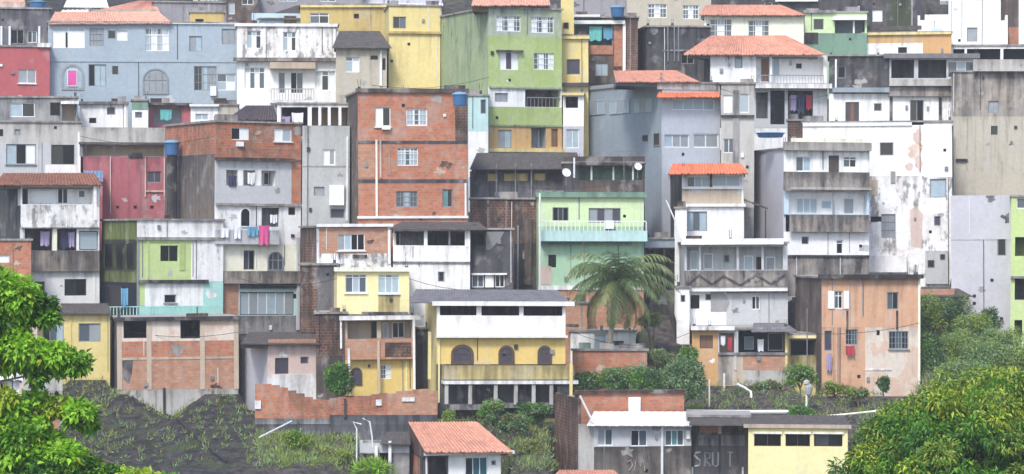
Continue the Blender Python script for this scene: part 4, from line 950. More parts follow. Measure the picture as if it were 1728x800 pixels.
h.ledge(254, 404, 308, 409, .06, 'green'); h.ledge(302, 409, 311, 456, .05, 'green'); h.w(270, 414, 300, 441, 'nn', 'green', fw=.03); h.w(277, 497, 297, 511, 'n', 'frame_grey', sill=True); h.ledge(228, 400, 378, 405, .15, 'slab'); h.ledge(232, 472, 350, 478, .2, 'mould'); h.post(249, 404, 470, 2, 'lime', off=.06, name='downpipe')
h.rail(180, 518, 372, 532, .7, 'turquoise', .24, .05); h.ledge(182, 533, 374, 537, .8, 'green_dusk', name='balcony_slab'); h.post(233, 404, 530, 2.5, 'frame_grey', off=.05, name='downpipe')
for (a, b) in ((176, 190), (196, 208), (213, 226)): h.w(a, 410, b, 452, 'n', 'olive_dark', face='L', hole=False, off=.02)
h.w(180, 482, 206, 530, 'n', 'frame_dark', face='L', hole=False, off=.02, name='door'); h.build()
laundry(h, 204, 486, 216, 516, 'cloth_blue', 'blue cloth hanging on the dark side of the lime green house', off=.9)
h = House('house', 'small yellow house with two grey windows beside the green tree', 205, 62, 186, 530, 640, 'yellow', D=6)
h.w(72, 545, 108, 576, 'kgb', 'frame_grey'); h.w(133, 546, 170, 577, 'ge', 'frame_grey'); h.post(120, 530, 600, 2, 'yellow_warm', off=.05, name='downpipe'); h.shed(90, 188, 104, 182, 529, 512, 4, 'sheet_dark', over=.4, wall='mould', pitch=.3); h.build(slab=False)
h = House('house', 'pinkish house mostly hidden behind the green tree at left', 202, -30, 62, 536, 640, 'pinkish', D=5); h.w(8, 548, 30, 566, 'kk'); h.build()
h = House('shed', 'low whitish hut half hidden by the branches of the left tree', 188, -20, 34, 634, 680, 'white', D=4, cat='hut')
h.shed(-30, 40, -24, 34, 640, 628, 3, 'roof_white', wall='white', pitch=.4); h.w(0, 646, 14, 662, 'kk', 'frame_white'); h.build(slab=False)
h = House('garden_wall', 'grey concrete yard wall left of the large raw brick house', 196, 40, 106, 622, 660, 'concrete_light', D=1, cat='wall'); h.build()
h = House('garden_wall', 'short pinkish brick wall between branches of the left tree', 184, 34, 100, 692, 716, 'brick_pale', D=.6, cat='wall'); h.build()
h = House('brick_house', 'large raw brick house with two black openings on a concrete base', 203, 199, 403, 540, 745, 'brick_pale', side=190, sm='mould', D=7)
h.p(199, 540, 403, 576, 'peach_worn'); h.p(199, 576, 403, 604, 'brick'); h.p(199, 604, 403, 622, 'brick_pale'); h.p(199, 622, 403, 658, 'brick_pale'); h.p(199, 658, 403, 745, 'concrete_light')
h.w(210, 541, 249, 571, 'd', 'concrete_dark', fw=.04); h.w(306, 541, 340, 572, 'd', 'concrete_dark', fw=.04)
for x in (203, 253, 343, 400): h.ledge(x - 4, 540, x + 4, 658, .04, 'tan_plaster', name='concrete_column')
h.ledge(199, 603, 403, 607, .03, 'tan_plaster', name='floor_band'); h.patch([(208, 610), (216, 604), (226, 608), (224, 630), (218, 648), (209, 640)], 'mould'); h.ledge(276, 655, 280, 705, .1, 'pipe_dark', name='downpipe'); h.ledge(194, 535, 408, 541, .3, 'mould', name='roof_edge'); h.build(); CARVE.pop(); CARVE.append((186, 408, 203, 664))
h = House('house', 'small lilac house with a slanting roof left of the yellow balcony house', 201, 452, 534, 580, 690, 'tan_plaster', side=408, sm='lilac', D=6)
h.p(452, 580, 534, 632, 'pinkish'); h.p(452, 632, 534, 690, 'white_worn', off=.08); h.w(464, 604, 487, 631, 'mm', 'frame_brown'); h.w(507, 602, 521, 614, 'm', 'frame_grey')
h.shed(406, 540, 420, 536, 580, 560, 4.5, 'sheet_dark', over=.5, wall='pinkish', pitch=.3); h.ledge(452, 572, 536, 580, .1, 'brick_pale'); h.build(slab=False)
h = House('brick_house', 'dark brick flank with broken edge behind the small tree', 202, 534, 586, 530, 690, 'brick_dark', D=5); h.p(534, 530, 586, 600, 'brick_dark'); h.p(534, 600, 586, 690, 'mould_brown'); h.build()
h = House('house', 'pale yellow box house with two white windows and stained sill', 203, 568, 690, 458, 545, 'yellow_soft', side=560, D=6)
h.p(568, 458, 690, 530, 'yellow_pale'); h.p(568, 530, 690, 545, 'parapet_stained'); h.w(582, 463, 618, 494, 'gag', 'frame_white', trans=.18, sill=True); h.w(638, 463, 673, 495, 'bab', 'frame_white', trans=.18, sill=True); h.ledge(563, 451, 693, 458, .25, 'cream', name='roof_edge'); h.ledge(638, 496, 674, 528, .03, 'yellow_stained', name='wall_patch'); h.ledge(610, 526, 688, 531, .25, 'mould'); h.build()
h = House('house', 'two-storey golden house with brick balcony and grille windows', 199, 584, 702, 540, 700, 'yellow_warm', side=576, sm='brick_dark', D=6)
h.p(584, 540, 702, 572, 'tan_plaster'); h.p(584, 572, 702, 607, 'brick_pale', off=.5); h.p(584, 607, 702, 668, 'yellow_warm'); h.p(584, 668, 702, 700, 'brick_dark')
h.rec(588, 542, 696, 572, 1.2, 'tan_plaster'); h.door(628, 543, 638, 570, 'n', off=-1.18, fr='frame_dark'); h.w(663, 544, 684, 571, 'kk', off=-1.18); h.w(647, 545, 657, 571, 'a', off=-1.18); h.post(641, 540, 572, 7, 'tan_plaster')
h.ledge(574, 533, 716, 540, .6, 'white_worn', name='roof_edge'); h.post(577, 540, 588, 3, 'white', off=.5); h.post(700, 540, 660, 4, 'white', off=.56); h.ledge(650, 578, 694, 602, .53, 'brick_dark', name='wall_patch')
h.arch(593, 620, 612, 650, 'frame_brown', 'mauve_pane', mull=1, fwd=.1); h.w(643, 616, 661, 640, 'gw', 'frame_white', bars=3); h.post(640, 575, 690, 4, 'tan_plaster', off=.6); h.post(590, 588, 662, 4, 'white_worn', off=.56); h.post(687, 612, 662, 3, 'yellow_pale', off=.05); h.build()
h = House('house', 'wide yellow house with arched windows, white loggia and bare stilts', 196, 736, 953, 515, 706, 'yellow_warm', side=716, sm='yellow_soft', D=7)
h.p(736, 515, 953, 533, 'white_clean', off=.4); h.p(736, 533, 953, 567, 'white_clean', off=.4); h.p(736, 567, 953, 614, 'yellow_warm'); h.p(736, 614, 953, 706, 'mould')
h.rec(741, 516, 803, 532, 1.8, 'mould', off=.4); h.rec(811, 516, 875, 532, 1.8, 'mould', off=.4); h.rec(882, 516, 948, 532, 1.8, 'mould', off=.4); h.ledge(726, 508, 965, 515, .8, 'white_clean', name='roof_edge'); h.ledge(734, 565, 955, 569, .48, 'pipe_white')
h.arch(760, 581, 798, 615, 'frame_brown', 'mauve_pane', mull=3, fwd=.2); h.arch(840, 582, 867, 615, 'frame_brown', 'mauve_pane', mull=2, fwd=.17); h.arch(906, 582, 930, 614, 'frame_brown', 'mauve_pane', mull=2, fwd=.17)
h.bal(748, 616, 968, 640, 1.2, 'yellow_stained', name='balcony_wall'); h.ledge(744, 640, 970, 646, 1.25, 'white_worn', name='balcony_slab')
for x in (753, 793, 836, 870, 900, 930): h.post(x, 646, 682, 6, 'concrete_light', off=1.15, name='stilt')
h.ledge(936, 648, 960, 662, 1.15, 'mould', name='stilt_room'); h.ledge(934, 664, 964, 672, 1.15, 'light_grey'); h.post(963, 612, 668, 5, 'yellow_soft', off=1.28); h.post(740, 569, 680, 3, 'yellow_pale', off=.1, name='downpipe'); h.post(724, 560, 640, 5, 'yellow_soft', off=.2)
h.ledge(752, 681, 840, 690, .9, 'concrete', name='footing'); h.ledge(846, 678, 932, 686, .9, 'concrete', name='footing')
h.shed(690, 962, 700, 940, 510, 488, 5, 'sheet_grey', over=.5, pitch=.35); h.build(slab=False)
h = House('house', 'narrow dark passage wall between the golden and the wide yellow houses', 201, 700, 738, 556, 690, 'mould', D=4); h.p(700, 556, 738, 690, 'mould'); h.w(706, 580, 714, 630, 'n', 'frame_dark', name='door'); h.build()
h = House('house', 'low white house with a blue door and a painted wall behind the palm', 209, 962, 1072, 560, 620, 'white', D=5)
h.w(1002, 563, 1023, 594, 'b', 'frame_white', name='door'); h.ledge(1030, 575, 1052, 582, .03, 'mould', name='painted_mark'); h.ledge(976, 578, 996, 590, .03, 'green_dusk', name='painted_mark'); h.p(962, 560, 1072, 620, 'white'); h.ledge(952, 547, 976, 552, .2, 'mould')
h.build()
h = House('brick_house', 'small brick wall house right of the wide yellow loggia', 210, 946, 990, 512, 600, 'brick_pale', D=5); h.build()
h = House('garden_wall', 'low brick garden wall behind the bushes below the palm', 202, 966, 1092, 592, 640, 'brick', D=.5, cat='wall'); h.build()

# ---- white zigzag house, right of the palm
h = House('house', 'grey white house with a zigzag balcony and crowded veranda', 212, 1156, 1330, 412, 580, 'white_worn', side=1146, sm='light_grey', D=8)
h.p(1156, 412, 1330, 457, 'light_grey'); h.p(1156, 457, 1330, 484, 'parapet_stained', off=.6); h.p(1156, 484, 1330, 492, 'white_clean', off=.5); h.p(1156, 492, 1226, 560, 'white_clean'); h.p(1226, 492, 1330, 560, 'light_grey'); h.p(1156, 560, 1330, 580, 'concrete')
h.ledge(1150, 403, 1322, 413, .8, 'white_clean', name='roof_edge'); h.rec(1160, 417, 1322, 456, .8, 'tower_grey')
h.w(1166, 424, 1178, 456, 'a', off=-.78, name='door'); h.w(1188, 428, 1204, 455, 'e', off=-.78, fr='frame_white'); h.w(1222, 430, 1232, 443, 'k', off=-.78, fr='frame_grey'); h.w(1256, 432, 1272, 458, 'a', off=-.78, fr='frame_white'); h.w(1277, 434, 1287, 458, 'n', off=-.78, fr='frame_dark', name='door'); h.w(1293, 434, 1309, 458, 'e', off=-.78, fr='frame_white')
for x in (1182, 1246, 1288): h.post(x, 414, 457, 4, 'light_grey')
# zigzag relief of the balcony
pts = [(1158, 482), (1180, 462), (1202, 478), (1222, 464), (1250, 480), (1276, 462), (1302, 478), (1326, 462)]
g = Geo()
for (a, b), (c, e) in zip(pts[:-1], pts[1:]):
    p = [h.uz(a, b, .62), h.uz(c, e, .62), h.uz(c, e + 4, .62), h.uz(a, b + 4, .62)]
    g.quad(*[h.L(u, .66, z) for u, z in p][::-1]); g.quad(*[h.L(p[0][0], .605, p[0][1]), h.L(p[1][0], .605, p[1][1]), h.L(p[1][0], .66, p[1][1]), h.L(p[0][0], .66, p[0][1])])
g.make('zigzag_band', 'concrete_dark', h.root)
h.w(1149, 497, 1158, 511, 'k', 'frame_grey', hole=False, off=.02); h.w(1166, 498, 1181, 521, 'n', 'frame_dark', name='door', border=False); h.w(1191, 496, 1202, 507, 'k', 'frame_grey'); h.w(1269, 500, 1283, 523, 'kg', 'frame_white', bars=0)
g = Geo(); p = [h.uz(*q, .02) for q in ((1200, 492), (1222, 492), (1232, 510), (1226, 526), (1200, 526))]
g.poly([h.L(u, .03, z) for u, z in p][::-1]); g.make('wall_patch', 'white_clean', h.root)
h.ledge(1226, 491, 1330, 495, .2, 'concrete'); h.build()
h = House('shed', 'white lean-to room with a small dark window left of the zigzag house', 211, 1142, 1164, 486, 540, 'white_clean', D=3, cat='room'); h.w(1149, 498, 1157, 510, 'k', 'frame_grey'); h.build()
h = House('house', 'orange plaster house with open dark porch and brick parapet', 206, 1168, 1330, 556, 650, 'orange_paint', D=6)
h.p(1168, 556, 1212, 650, 'orange_paint'); h.p(1212, 556, 1330, 596, 'light_grey'); h.p(1212, 596, 1236, 650, 'parapet_stained'); h.p(1236, 596, 1254, 650, 'tan_plaster'); h.p(1254, 596, 1330, 625, 'brick_pale'); h.p(1254, 625, 1330, 650, 'concrete_light')
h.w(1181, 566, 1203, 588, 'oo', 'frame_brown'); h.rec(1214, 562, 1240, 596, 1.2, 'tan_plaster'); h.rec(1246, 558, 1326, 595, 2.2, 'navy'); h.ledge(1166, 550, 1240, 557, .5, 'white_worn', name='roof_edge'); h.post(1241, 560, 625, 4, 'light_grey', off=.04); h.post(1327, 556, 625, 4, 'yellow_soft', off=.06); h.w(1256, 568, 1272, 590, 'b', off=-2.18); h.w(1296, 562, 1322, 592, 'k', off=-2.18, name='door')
h.shed(1268, 1346, 1272, 1326, 559, 545, 2.0, 'sheet_grey', over=1.0, pitch=.2); h.ledge(1212, 595, 1330, 599, .12, 'concrete'); h.build()
for a in [(1216, 566, 1224, 582, 'cloth_white', 'white cloth hanging by the door of the orange plaster house'), (1278, 572, 1289, 592, 'cloth_white', 'white cloth hanging in the dark porch above the brick parapet'), (1228, 568, 1236, 590, 'cloth_red', 'dull red cloth hanging by the orange plaster house door')]:
    laundry(h, *a, off=.1)
h = House('porch', 'dark porch with pale yellow posts left of the peach house', 207, 1330, 1388, 566, 640, 'yellow_soft', D=4, cat='porch')
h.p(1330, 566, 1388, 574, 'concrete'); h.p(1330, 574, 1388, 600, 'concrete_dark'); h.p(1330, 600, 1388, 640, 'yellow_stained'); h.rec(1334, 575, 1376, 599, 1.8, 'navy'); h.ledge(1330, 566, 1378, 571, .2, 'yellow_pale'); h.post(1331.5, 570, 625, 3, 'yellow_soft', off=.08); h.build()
h = House('house', 'peach house with blackened flank and peeling lower wall', 205, 1387, 1552, 470, 668, 'peach', side=1342, sm='mould_brown', D=8)
h.p(1387, 470, 1552, 552, 'peach'); h.p(1387, 552, 1460, 668, 'peach'); h.p(1460, 552, 1552, 668, 'peach_worn')
h.w(1408, 491, 1422, 521, 'gk', 'frame_white', trans=.3); h.ledge(1397, 491, 1407, 521, .08, 'panel_white', name='shutter'); h.ledge(1423, 491, 1432, 521, .08, 'panel_white', name='shutter'); h.w(1497, 493, 1516, 522, 'gk', 'frame_grey'); h.w(1427, 556, 1447, 582, 'kg', 'frame_grey', bars=3); h.w(1500, 559, 1533, 589, 'kgk', 'frame_grey', bars=5, sill=True); h.w(1391, 558, 1404, 592, 'm', 'frame_grey', name='door')
h.ledge(1380, 463, 1556, 470, .4, 'mould', name='roof_edge'); h.w(1479, 557, 1485, 566, 'n', 'frame_dark', border=False); h.ledge(1428, 524, 1431, 556, .06, 'mould', name='downpipe'); h.ledge(1512, 524, 1515, 556, .06, 'mould', name='downpipe'); h.ledge(1549, 470, 1552.5, 650, .05, 'cream', name='corner_strip'); h.ledge(1460, 622, 1504, 625, .05, 'white')
h.build()
laundry(h, 1427, 583, 1442, 599, 'cloth_red', 'red cloth hanging under the lower left window of the peach house', off=.25)
laundry(h, 1395, 596, 1404, 625, 'cloth_lilac', 'pale cloth hanging at the left corner of the peach house', off=.25)

# ---- front row
h = House('retaining_wall', 'long broken orange brick retaining wall below the golden house', 194, 430, 738, 676, 716, 'concrete_dark', D=.5, cat='wall', slab=None)
tops = [648, 648, 650, 654, 659, 664, 670, 674, 675, 672, 670, 671, 669, 668, 665, 663, 664, 660, 659, 657, 656, 659]
for i, tp in enumerate(tops):
    a, b_ = 430 + 14 * i, 430 + 14 * (i + 1)
    h.p(a, tp, b_, 706 - (6 if i > 8 else 0), 'brick' if i < 4 else ('brick_pale' if i > 15 else 'brick_mossy'), name='wall_section')
h.p(430, 706, 556, 716, 'concrete'); h.p(556, 700, 738, 716, 'concrete_dark')
h.ledge(430, 676, 440, 690, .12, 'white', name='wall_patch'); h.ledge(634, 674, 644, 684, .1, 'white', name='wall_patch'); h.ledge(678, 670, 700, 677, .1, 'white_worn', name='wall_patch'); h.ledge(580, 672, 584, 704, .15, 'mould', name='pilaster'); h.build(slab=False)
h = House('house', 'white cottage with a broad orange hipped roof at the bottom', 184, 720, 846, 764, 850, 'white', side=686, sm='brick_mossy', D=6)
h.p(720, 764, 846, 850, 'white_clean'); h.rec(718 + 4, 768, 758, 812, 1.6, 'concrete_dark'); h.w(786, 772, 824, 806, 'ktt', 'frame_white', trans=0); h.w(830, 778, 838, 786, 'm', 'frame_grey'); h.ledge(716, 762, 866, 767, .5, 'white_clean', name='fascia')
h.shed(718, 866, 690, 806, 763, 712, 5.2, 'tile_orange', over=.7, wall='brick_mossy'); h.build(slab=False)
h = House('shed', 'grey tin shed with thin white posts beside the orange roofed cottage', 187, 606, 690, 748, 850, 'concrete_light', D=3, cat='shed')
h.p(606, 748, 690, 764, 'light_grey'); h.p(606, 764, 690, 850, 'concrete'); h.rec(637, 764, 655, 800, 1.4, 'mould'); h.rec(610, 766, 630, 800, 1.0, 'lilac_grey_dark')
h.shed(640, 692, 652, 690, 748, 728, 2.5, 'sheet_dark', over=.5, pitch=.3, wall='concrete'); h.post(634, 752, 830, 5, 'white', off=.3); h.post(657, 744, 830, 5, 'white', off=.3); h.build(slab=False)
pipe('pipe_frame', [ray(602, 830, 184), ray(602, 724, 184), ray(596, 712, 184), ray(610, 716, 184)], .05, 'pipe_white', 'bent white pipe standing left of the tin shed', 'pipe')
pipe('pipe_frame', [ray(629, 755, 184), ray(628, 738, 184), ray(624, 712, 184), ray(612, 706, 184)], .05, 'pipe_white', 'bent white pipe leaning over the tin shed', 'pipe')
h = House('brick_house', 'brick house with a white slab roof and three blue windows at the bottom', 186, 976, 1166, 716, 870, 'grimy_block', side=936, sm='brick_dark', D=8)
h.p(976, 716, 1002, 870, 'concrete_light'); h.p(1002, 716, 1166, 753, 'light_grey'); h.p(1002, 753, 1166, 870, 'grimy_block')
h.w(1008, 724, 1034, 752, 'eg', 'frame_white'); h.w(1064, 725, 1092, 753, 'kg', 'frame_white'); h.w(1122, 725, 1154, 752, 'gTg', 'frame_white'); h.post(1117, 714, 830, 3.5, 'pipe_white', off=.12, name='downpipe'); h.ledge(1157, 726, 1163, 740, .15, 'panel_white', name='meter_box')
h.shed(990, 1168, 1002, 1164, 717, 694, 4.5, 'roof_white', over=.6, wall='light_grey', pitch=.5, amp=.012)
a = h.rect(976, 664, 1154, 714, -5.0); g = Geo(); g.box(a[0], a[1], 5.0, 5.25, a[2] - .5, a[3]); g.make('upper_wall', 'brick', h.root)
a = h.rect(1060, 670, 1080, 698, -4.85); g = Geo(); g.box(a[0], a[1], 4.8, 4.97, a[2], a[3]); g.make('white_panel', 'panel_white', h.root)
a = h.rect(970, 658, 1157, 664, -5.0); g = Geo(); g.box(a[0], a[1], 4.85, 5.4, a[2] + .003, a[3]); g.make('coping', 'brick_dark', h.root)
h.p(937, 668, 975, 870, 'brick_dark', face='L')
q0, q1 = h.uz(978, 668, .25), h.uz(1000, 712, .25); g = Geo(); g.tube([h.L(q0[0], .25, q0[1]), h.L(q1[0], .25, q1[1])], .07, 6); g.make('pipe', 'pipe_white', h.root)
h.build(slab=False)
h = House('house', 'dark block wall house with white graffiti and brick infill at the bottom', 188, 1160, 1264, 704, 870, 'graffiti_wall', D=6)
h.p(1160, 704, 1264, 716, 'dark_slab'); h.p(1160, 716, 1264, 730, 'graffiti_wall'); h.p(1160, 730, 1264, 870, 'graffiti_wall')
h.ledge(1180, 706, 1211, 730, .05, 'brick', name='brick_infill'); h.ledge(1217, 708, 1256, 732, .05, 'brick_dark', name='brick_infill'); h.ledge(1211.2, 706, 1216.8, 732, .07, 'pinkish', name='concrete_column'); h.ledge(1178, 734, 1256, 752, .04, 'concrete', name='block_course'); h.post(1214, 733, 800, 4, 'mould', off=.06)
def letter(h, strokes, px, py, wpx, hpx, off=.03, mat='light_grey', r=.035):
    g = Geo()
    for st in strokes:
        g.tube([h.L(*((lambda q: (q[0], off, q[1]))(h.uz(px + x * wpx, py + y * hpx, off)))) for x, y in st], r, 5)
    return g.make('painted_letter', mat, h.root)
LET = {'S': [[(1, 0), (.2, .05), (0, .25), (.9, .6), (.8, .95), (0, 1)]], 'R': [[(0, 1), (0, 0), (.8, .1), (.8, .4), (0, .5), (.9, 1)]], 'U': [[(0, 0), (.05, .9), (.5, 1), (.95, .9), (1, 0)]], 'T': [[(0, 0), (1, 0)], [(.5, 0), (.5, 1)]]}
for c, x, wd in (('S', 1171, 11), ('R', 1189, 11), ('U', 1202, 10), ('T', 1227, 9)):
    letter(h, LET[c], x, 763, wd, 24, r=.07 if c != 'T' else .05)
for x in (1168, 1253): h.post(x, 788, 830, 3, 'pipe_white', off=.2)
h.build()
cv = letter(HOUSES[-2], [[(0, .2), (.2, 0), (.3, .5), (.1, 1)], [(.4, 1), (.5, .1), (.75, .6), (.9, 0), (1, 1)]], 1058, 776, 30, 18, .03, 'tan_plaster', .03)
h = House('house', 'pale yellow house with three wide dark slot windows at the bottom', 185, 1262, 1430, 722, 870, 'yellow_pale', D=7)
for a, b in ((1272, 1317), (1325, 1366), (1373, 1421)):
    h.rec(a, 731, b, 753, 1.2, 'concrete_dark'); h.ledge(a - 2, 728, b + 2, 732, .12, 'cream', name='lintel'); h.w(a, 731, b, 753, 'nn' if a < 1370 else 'em', 'frame_grey', off=-1.18, border=False)
h.ledge(1254, 716, 1436, 722, .25, 'tan_plaster', name='roof_edge'); h.shed(1162, 1434, 1166, 1424, 717, 700, 4, 'sheet_dark', over=.1, pitch=.4); h.p(1262, 722, 1430, 870, 'yellow_pale'); h.build(slab=False)
h = House('house', 'salmon tile roof peeking over the bottom edge below the brick house', 178, 938, 1046, 812, 900, 'white', D=5)
h.shed(924, 1060, 944, 1036, 814, 793, 3.5, 'tile_orange', over=.5, wall='white'); h.build(slab=False)
pipe('kerb_beam', [ray(1166, 696, 193), ray(1334, 695, 193)], .13, 'pipe_white', 'long white beam above the dark roof behind the graffiti wall', 'beam')
pipe('kerb_beam', [ray(1376, 704, 193), ray(1420, 700, 193.2), ray(1478, 694, 193.4)], .07, 'cream', 'thin pale pipe running toward the round mango tree', 'pipe')
pipe('drain_pipe', [ray(438, 738, 186.3), ray(492, 711, 190)], .06, 'pipe_white', 'straight white pipe on the grassy bank below the brick wall', 'pipe')

# ================================================================== hillside terrain
xs = np.concatenate([np.linspace(-300, -62, 20), np.arange(-60, 60.1, .6), np.linspace(62, 300, 20)])
ys = np.concatenate([np.linspace(-100, 150, 26), np.concatenate([np.arange(152, 178, 1.2), np.arange(178, 215, .6), np.arange(215, 300, 1.2)]), np.linspace(302, 500, 12)])
XX, YY = np.meshgrid(xs, ys)
rng = np.random.default_rng(5)
ZZ = np.interp(YY, PROF_Y, PROF_Z)
ZZ += 0.25 * np.sin(XX * 0.31 + YY * 0.17) * (YY > 20) + rng.normal(0, 0.10, ZZ.shape) * np.where(XX < -15.5, .45, 1) * (np.abs(XX) < 62) + np.where(XX < -15.5, .04, .14) * np.sin(XX * 1.9 + np.sin(YY * .8) * 2) * np.sin(YY * 1.5 + np.sin(XX * .6) * 2)
PXX = 864 + FPX * XX / np.maximum(YY, 1)
CARVE += [(272, 298, 203, 706), (258, 312, 203, 696), (240, 326, 203, 686), (225, 345, 203, 676)]
for a, b, Y, bot in CARVE:
    inx = (PXX > a) & (PXX < b)
    zl = (400 - bot) / FPX
    m = inx & (YY < Y + .6) & (YY > Y - 45); ZZ[m] = np.minimum(ZZ[m], zl * YY[m] - .05)
    m = inx & (YY >= Y + .6) & (YY < Y + 9); ZZ[m] = np.minimum(ZZ[m], zl * Y - .3)
ny, nx = XX.shape
V = np.stack([XX.ravel(), YY.ravel(), ZZ.ravel()], 1)
faces = [(j * nx + i, j * nx + i + 1, (j + 1) * nx + i + 1, (j + 1) * nx + i) for j in range(ny - 1) for i in range(nx - 1)]
me = bpy.data.meshes.new('hillside'); me.from_pydata(V.tolist(), [], faces); me.shade_smooth()
b = NB('hillside_soil')
pos = b.n('ShaderNodeNewGeometry').outputs['Position']
sep = b.n('ShaderNodeSeparateXYZ'); b.l(pos, sep.inputs[0])
n1 = b.noise(pos, 0.35, 7, 0.7); n2 = b.noise(b.scaled(pos, 1, 1, .35), 1.6, 5, 0.7)
soil = b.mix(b.ramp(n2, .35, .68), lin('#2d2b2e'), lin('#5b544f'))
soil = b.mix(b.math('MULTIPLY', b.ramp(b.math('ADD', sep.outputs[0], b.math('MULTIPLY', n2, 2.0)), -15, -16.5), .95), soil, b.mix(b.ramp(n2, .36, .75), lin('#242326'), lin('#4f4c4b')))
soil = b.mix(b.math('MULTIPLY', b.ramp(n1, .5, .68), .65), soil, lin('#414f27'))
b.l(soil, b.b.inputs['Base Color'])
bp = b.n('ShaderNodeBump'); bp.inputs['Strength'].default_value = .8; bp.inputs['Distance'].default_value = .25
b.l(b.noise(pos, 1.3, 6, .7), bp.inputs['Height']); b.l(bp.outputs[0], b.b.inputs['Normal'])
me.materials.append(b.m)
o = bpy.data.objects.new('hillside', me); C.objects.link(o); tag(o, 'steep dark hillside under and between the stacked houses', None, None, 'structure')
def ground(x, y):
    i = int(np.clip(np.searchsorted(xs, x) - 1, 0, nx - 2)); j = int(np.clip(np.searchsorted(ys, y) - 1, 0, ny - 2))
    tx = (x - xs[i]) / (xs[i + 1] - xs[i]); ty = (y - ys[j]) / (ys[j + 1] - ys[j])
    return float((ZZ[j, i] * (1 - tx) + ZZ[j, i + 1] * tx) * (1 - ty) + (ZZ[j + 1, i] * (1 - tx) + ZZ[j + 1, i + 1] * tx) * ty)

# ================================================================== vegetation
def leafmat(key, col, trans=0.25, var=.25):
    b = NB(key)
    oi = b.n('ShaderNodeNewGeometry')
    f = b.n('ShaderNodeMapRange'); b.l(oi.outputs['Random Per Island'], f.inputs[0]); f.inputs[3].default_value = 1 - var; f.inputs[4].default_value = 1 + var
    hs = b.n('ShaderNodeHueSaturation'); hs.inputs['Color'].default_value = lin(col, 1.0); b.l(f.outputs[0], hs.inputs['Value'])
    b.l(hs.outputs[0], b.b.inputs['Base Color'])
    b.b.inputs['Roughness'].default_value = .5; b.b.inputs['Specular IOR Level'].default_value = .35
    tr = b.n('ShaderNodeBsdfTranslucent'); b.l(hs.outputs[0], tr.inputs[0])
    mx = b.n('ShaderNodeMixShader'); mx.inputs[0].default_value = trans
    b.l(b.b.outputs[0], mx.inputs[1]); b.l(tr.outputs[0], mx.inputs[2])
    b.l(mx.outputs[0], b.nt.nodes['Material Output'].inputs[0])
    MATS[key] = b.m
leafmat('leaf_bright', '#9ed040', .4); leafmat('leaf_mid', '#679a32', .35); leafmat('leaf_deep', '#3c6a29', .25); leafmat('leaf_yellow', '#b3c244', .35); leafmat('leaf_olive', '#8fa344', .3)
leafmat('leaf_bush', '#82a06e', .25); leafmat('leaf_bush_dark', '#456646', .25); leafmat('leaf_dry', '#8b8a55', .3); leafmat('leaf_palm', '#64794d', .3); leafmat('leaf_palm_pale', '#85925f', .3); leafmat('leaf_grass', '#8ea45a', .3)

def leaves(name, clusters, L, W, mats, parent=None, droop=0.3, seed=1, fold=.25, weights=None, up=0.0, matpick=None):
    """clusters: (centre, (rx, ry, rz), count). Leaves fill the volume, denser towards its outside."""
    r = np.random.default_rng(seed)
    Vs, mi = [], []
    for ci, (c, rad, n) in enumerate(clusters):
        d = r.normal(size=(n, 3)); d /= np.linalg.norm(d, axis=1)[:, None]
        rr = r.uniform(.12, 1, n) ** .45
        p = np.array(c) + d * rr[:, None] * np.array(rad)
        a = d * .8 + r.normal(size=(n, 3)) * .55; a[:, 2] += up - droop
        a /= np.linalg.norm(a, axis=1)[:, None]
        s = np.cross(a, r.normal(size=(n, 3)) * .5 + np.array([0, 0, 1.0]) + d * .4); s /= np.maximum(1e-5, np.linalg.norm(s, axis=1))[:, None]
        nrm = np.cross(s, a)
        l = (L * r.uniform(.5, 1.45, n))[:, None]; w = (W * r.uniform(.7, 1.2, n))[:, None]
        tip = p + a * l; tip[:, 2:3] -= l * droop * .35
        mid = p + a * l * .45
        m1 = mid + s * w * .5 + nrm * w * fold; m2 = mid - s * w * .5 + nrm * w * fold
        Vs.append(np.stack([p, m1, tip, m2], 1).reshape(-1, 3))
        main = matpick(ci, c) if matpick else r.choice(len(mats), p=weights)
        q = np.full(n, main); sw = r.random(n) < .3; q[sw] = r.choice(len(mats), size=sw.sum(), p=weights); mi.append(q)
    Vv = np.concatenate(Vs); nf = len(Vv) // 4
    me = bpy.data.meshes.new(name)
    me.vertices.add(len(Vv)); me.vertices.foreach_set('co', Vv.astype(np.float32).ravel())
    me.loops.add(nf * 4); me.loops.foreach_set('vertex_index', np.arange(nf * 4, dtype=np.int32))
    me.polygons.add(nf); me.polygons.foreach_set('loop_start', np.arange(0, nf * 4, 4, dtype=np.int32)); me.polygons.foreach_set('loop_total', np.full(nf, 4, dtype=np.int32))
    for m in mats: me.materials.append(MATS[m])
    me.polygons.foreach_set('material_index', np.concatenate(mi).astype(np.int32))
    me.update(); me.validate()
    o = bpy.data.objects.new(name, me); C.objects.link(o)
    if parent: o.parent = parent
    return o

def wood(parent, base, ends, r0, r1, name='trunk', mat='bark', fork=.45):
    g = Geo(); base = Vector(base); f = base + Vector((0, 0, 1)) * (max(e[2] for e in ends) - base.z) * fork
    g.tube([base, base.lerp(f, .5) + Vector((.05, .03, 0)), f], r0, 8, r0 * .7)
    for e in ends:
        e = Vector(e); m = f.lerp(e, .5) + Vector((random.uniform(-.1, .1), random.uniform(-.1, .1), .12 * (e - f).length))
        g.tube([f - Vector((0, 0, .05)), m, e], r0 * .55, 6, r1)
    return g.make(name, mat, parent, True)

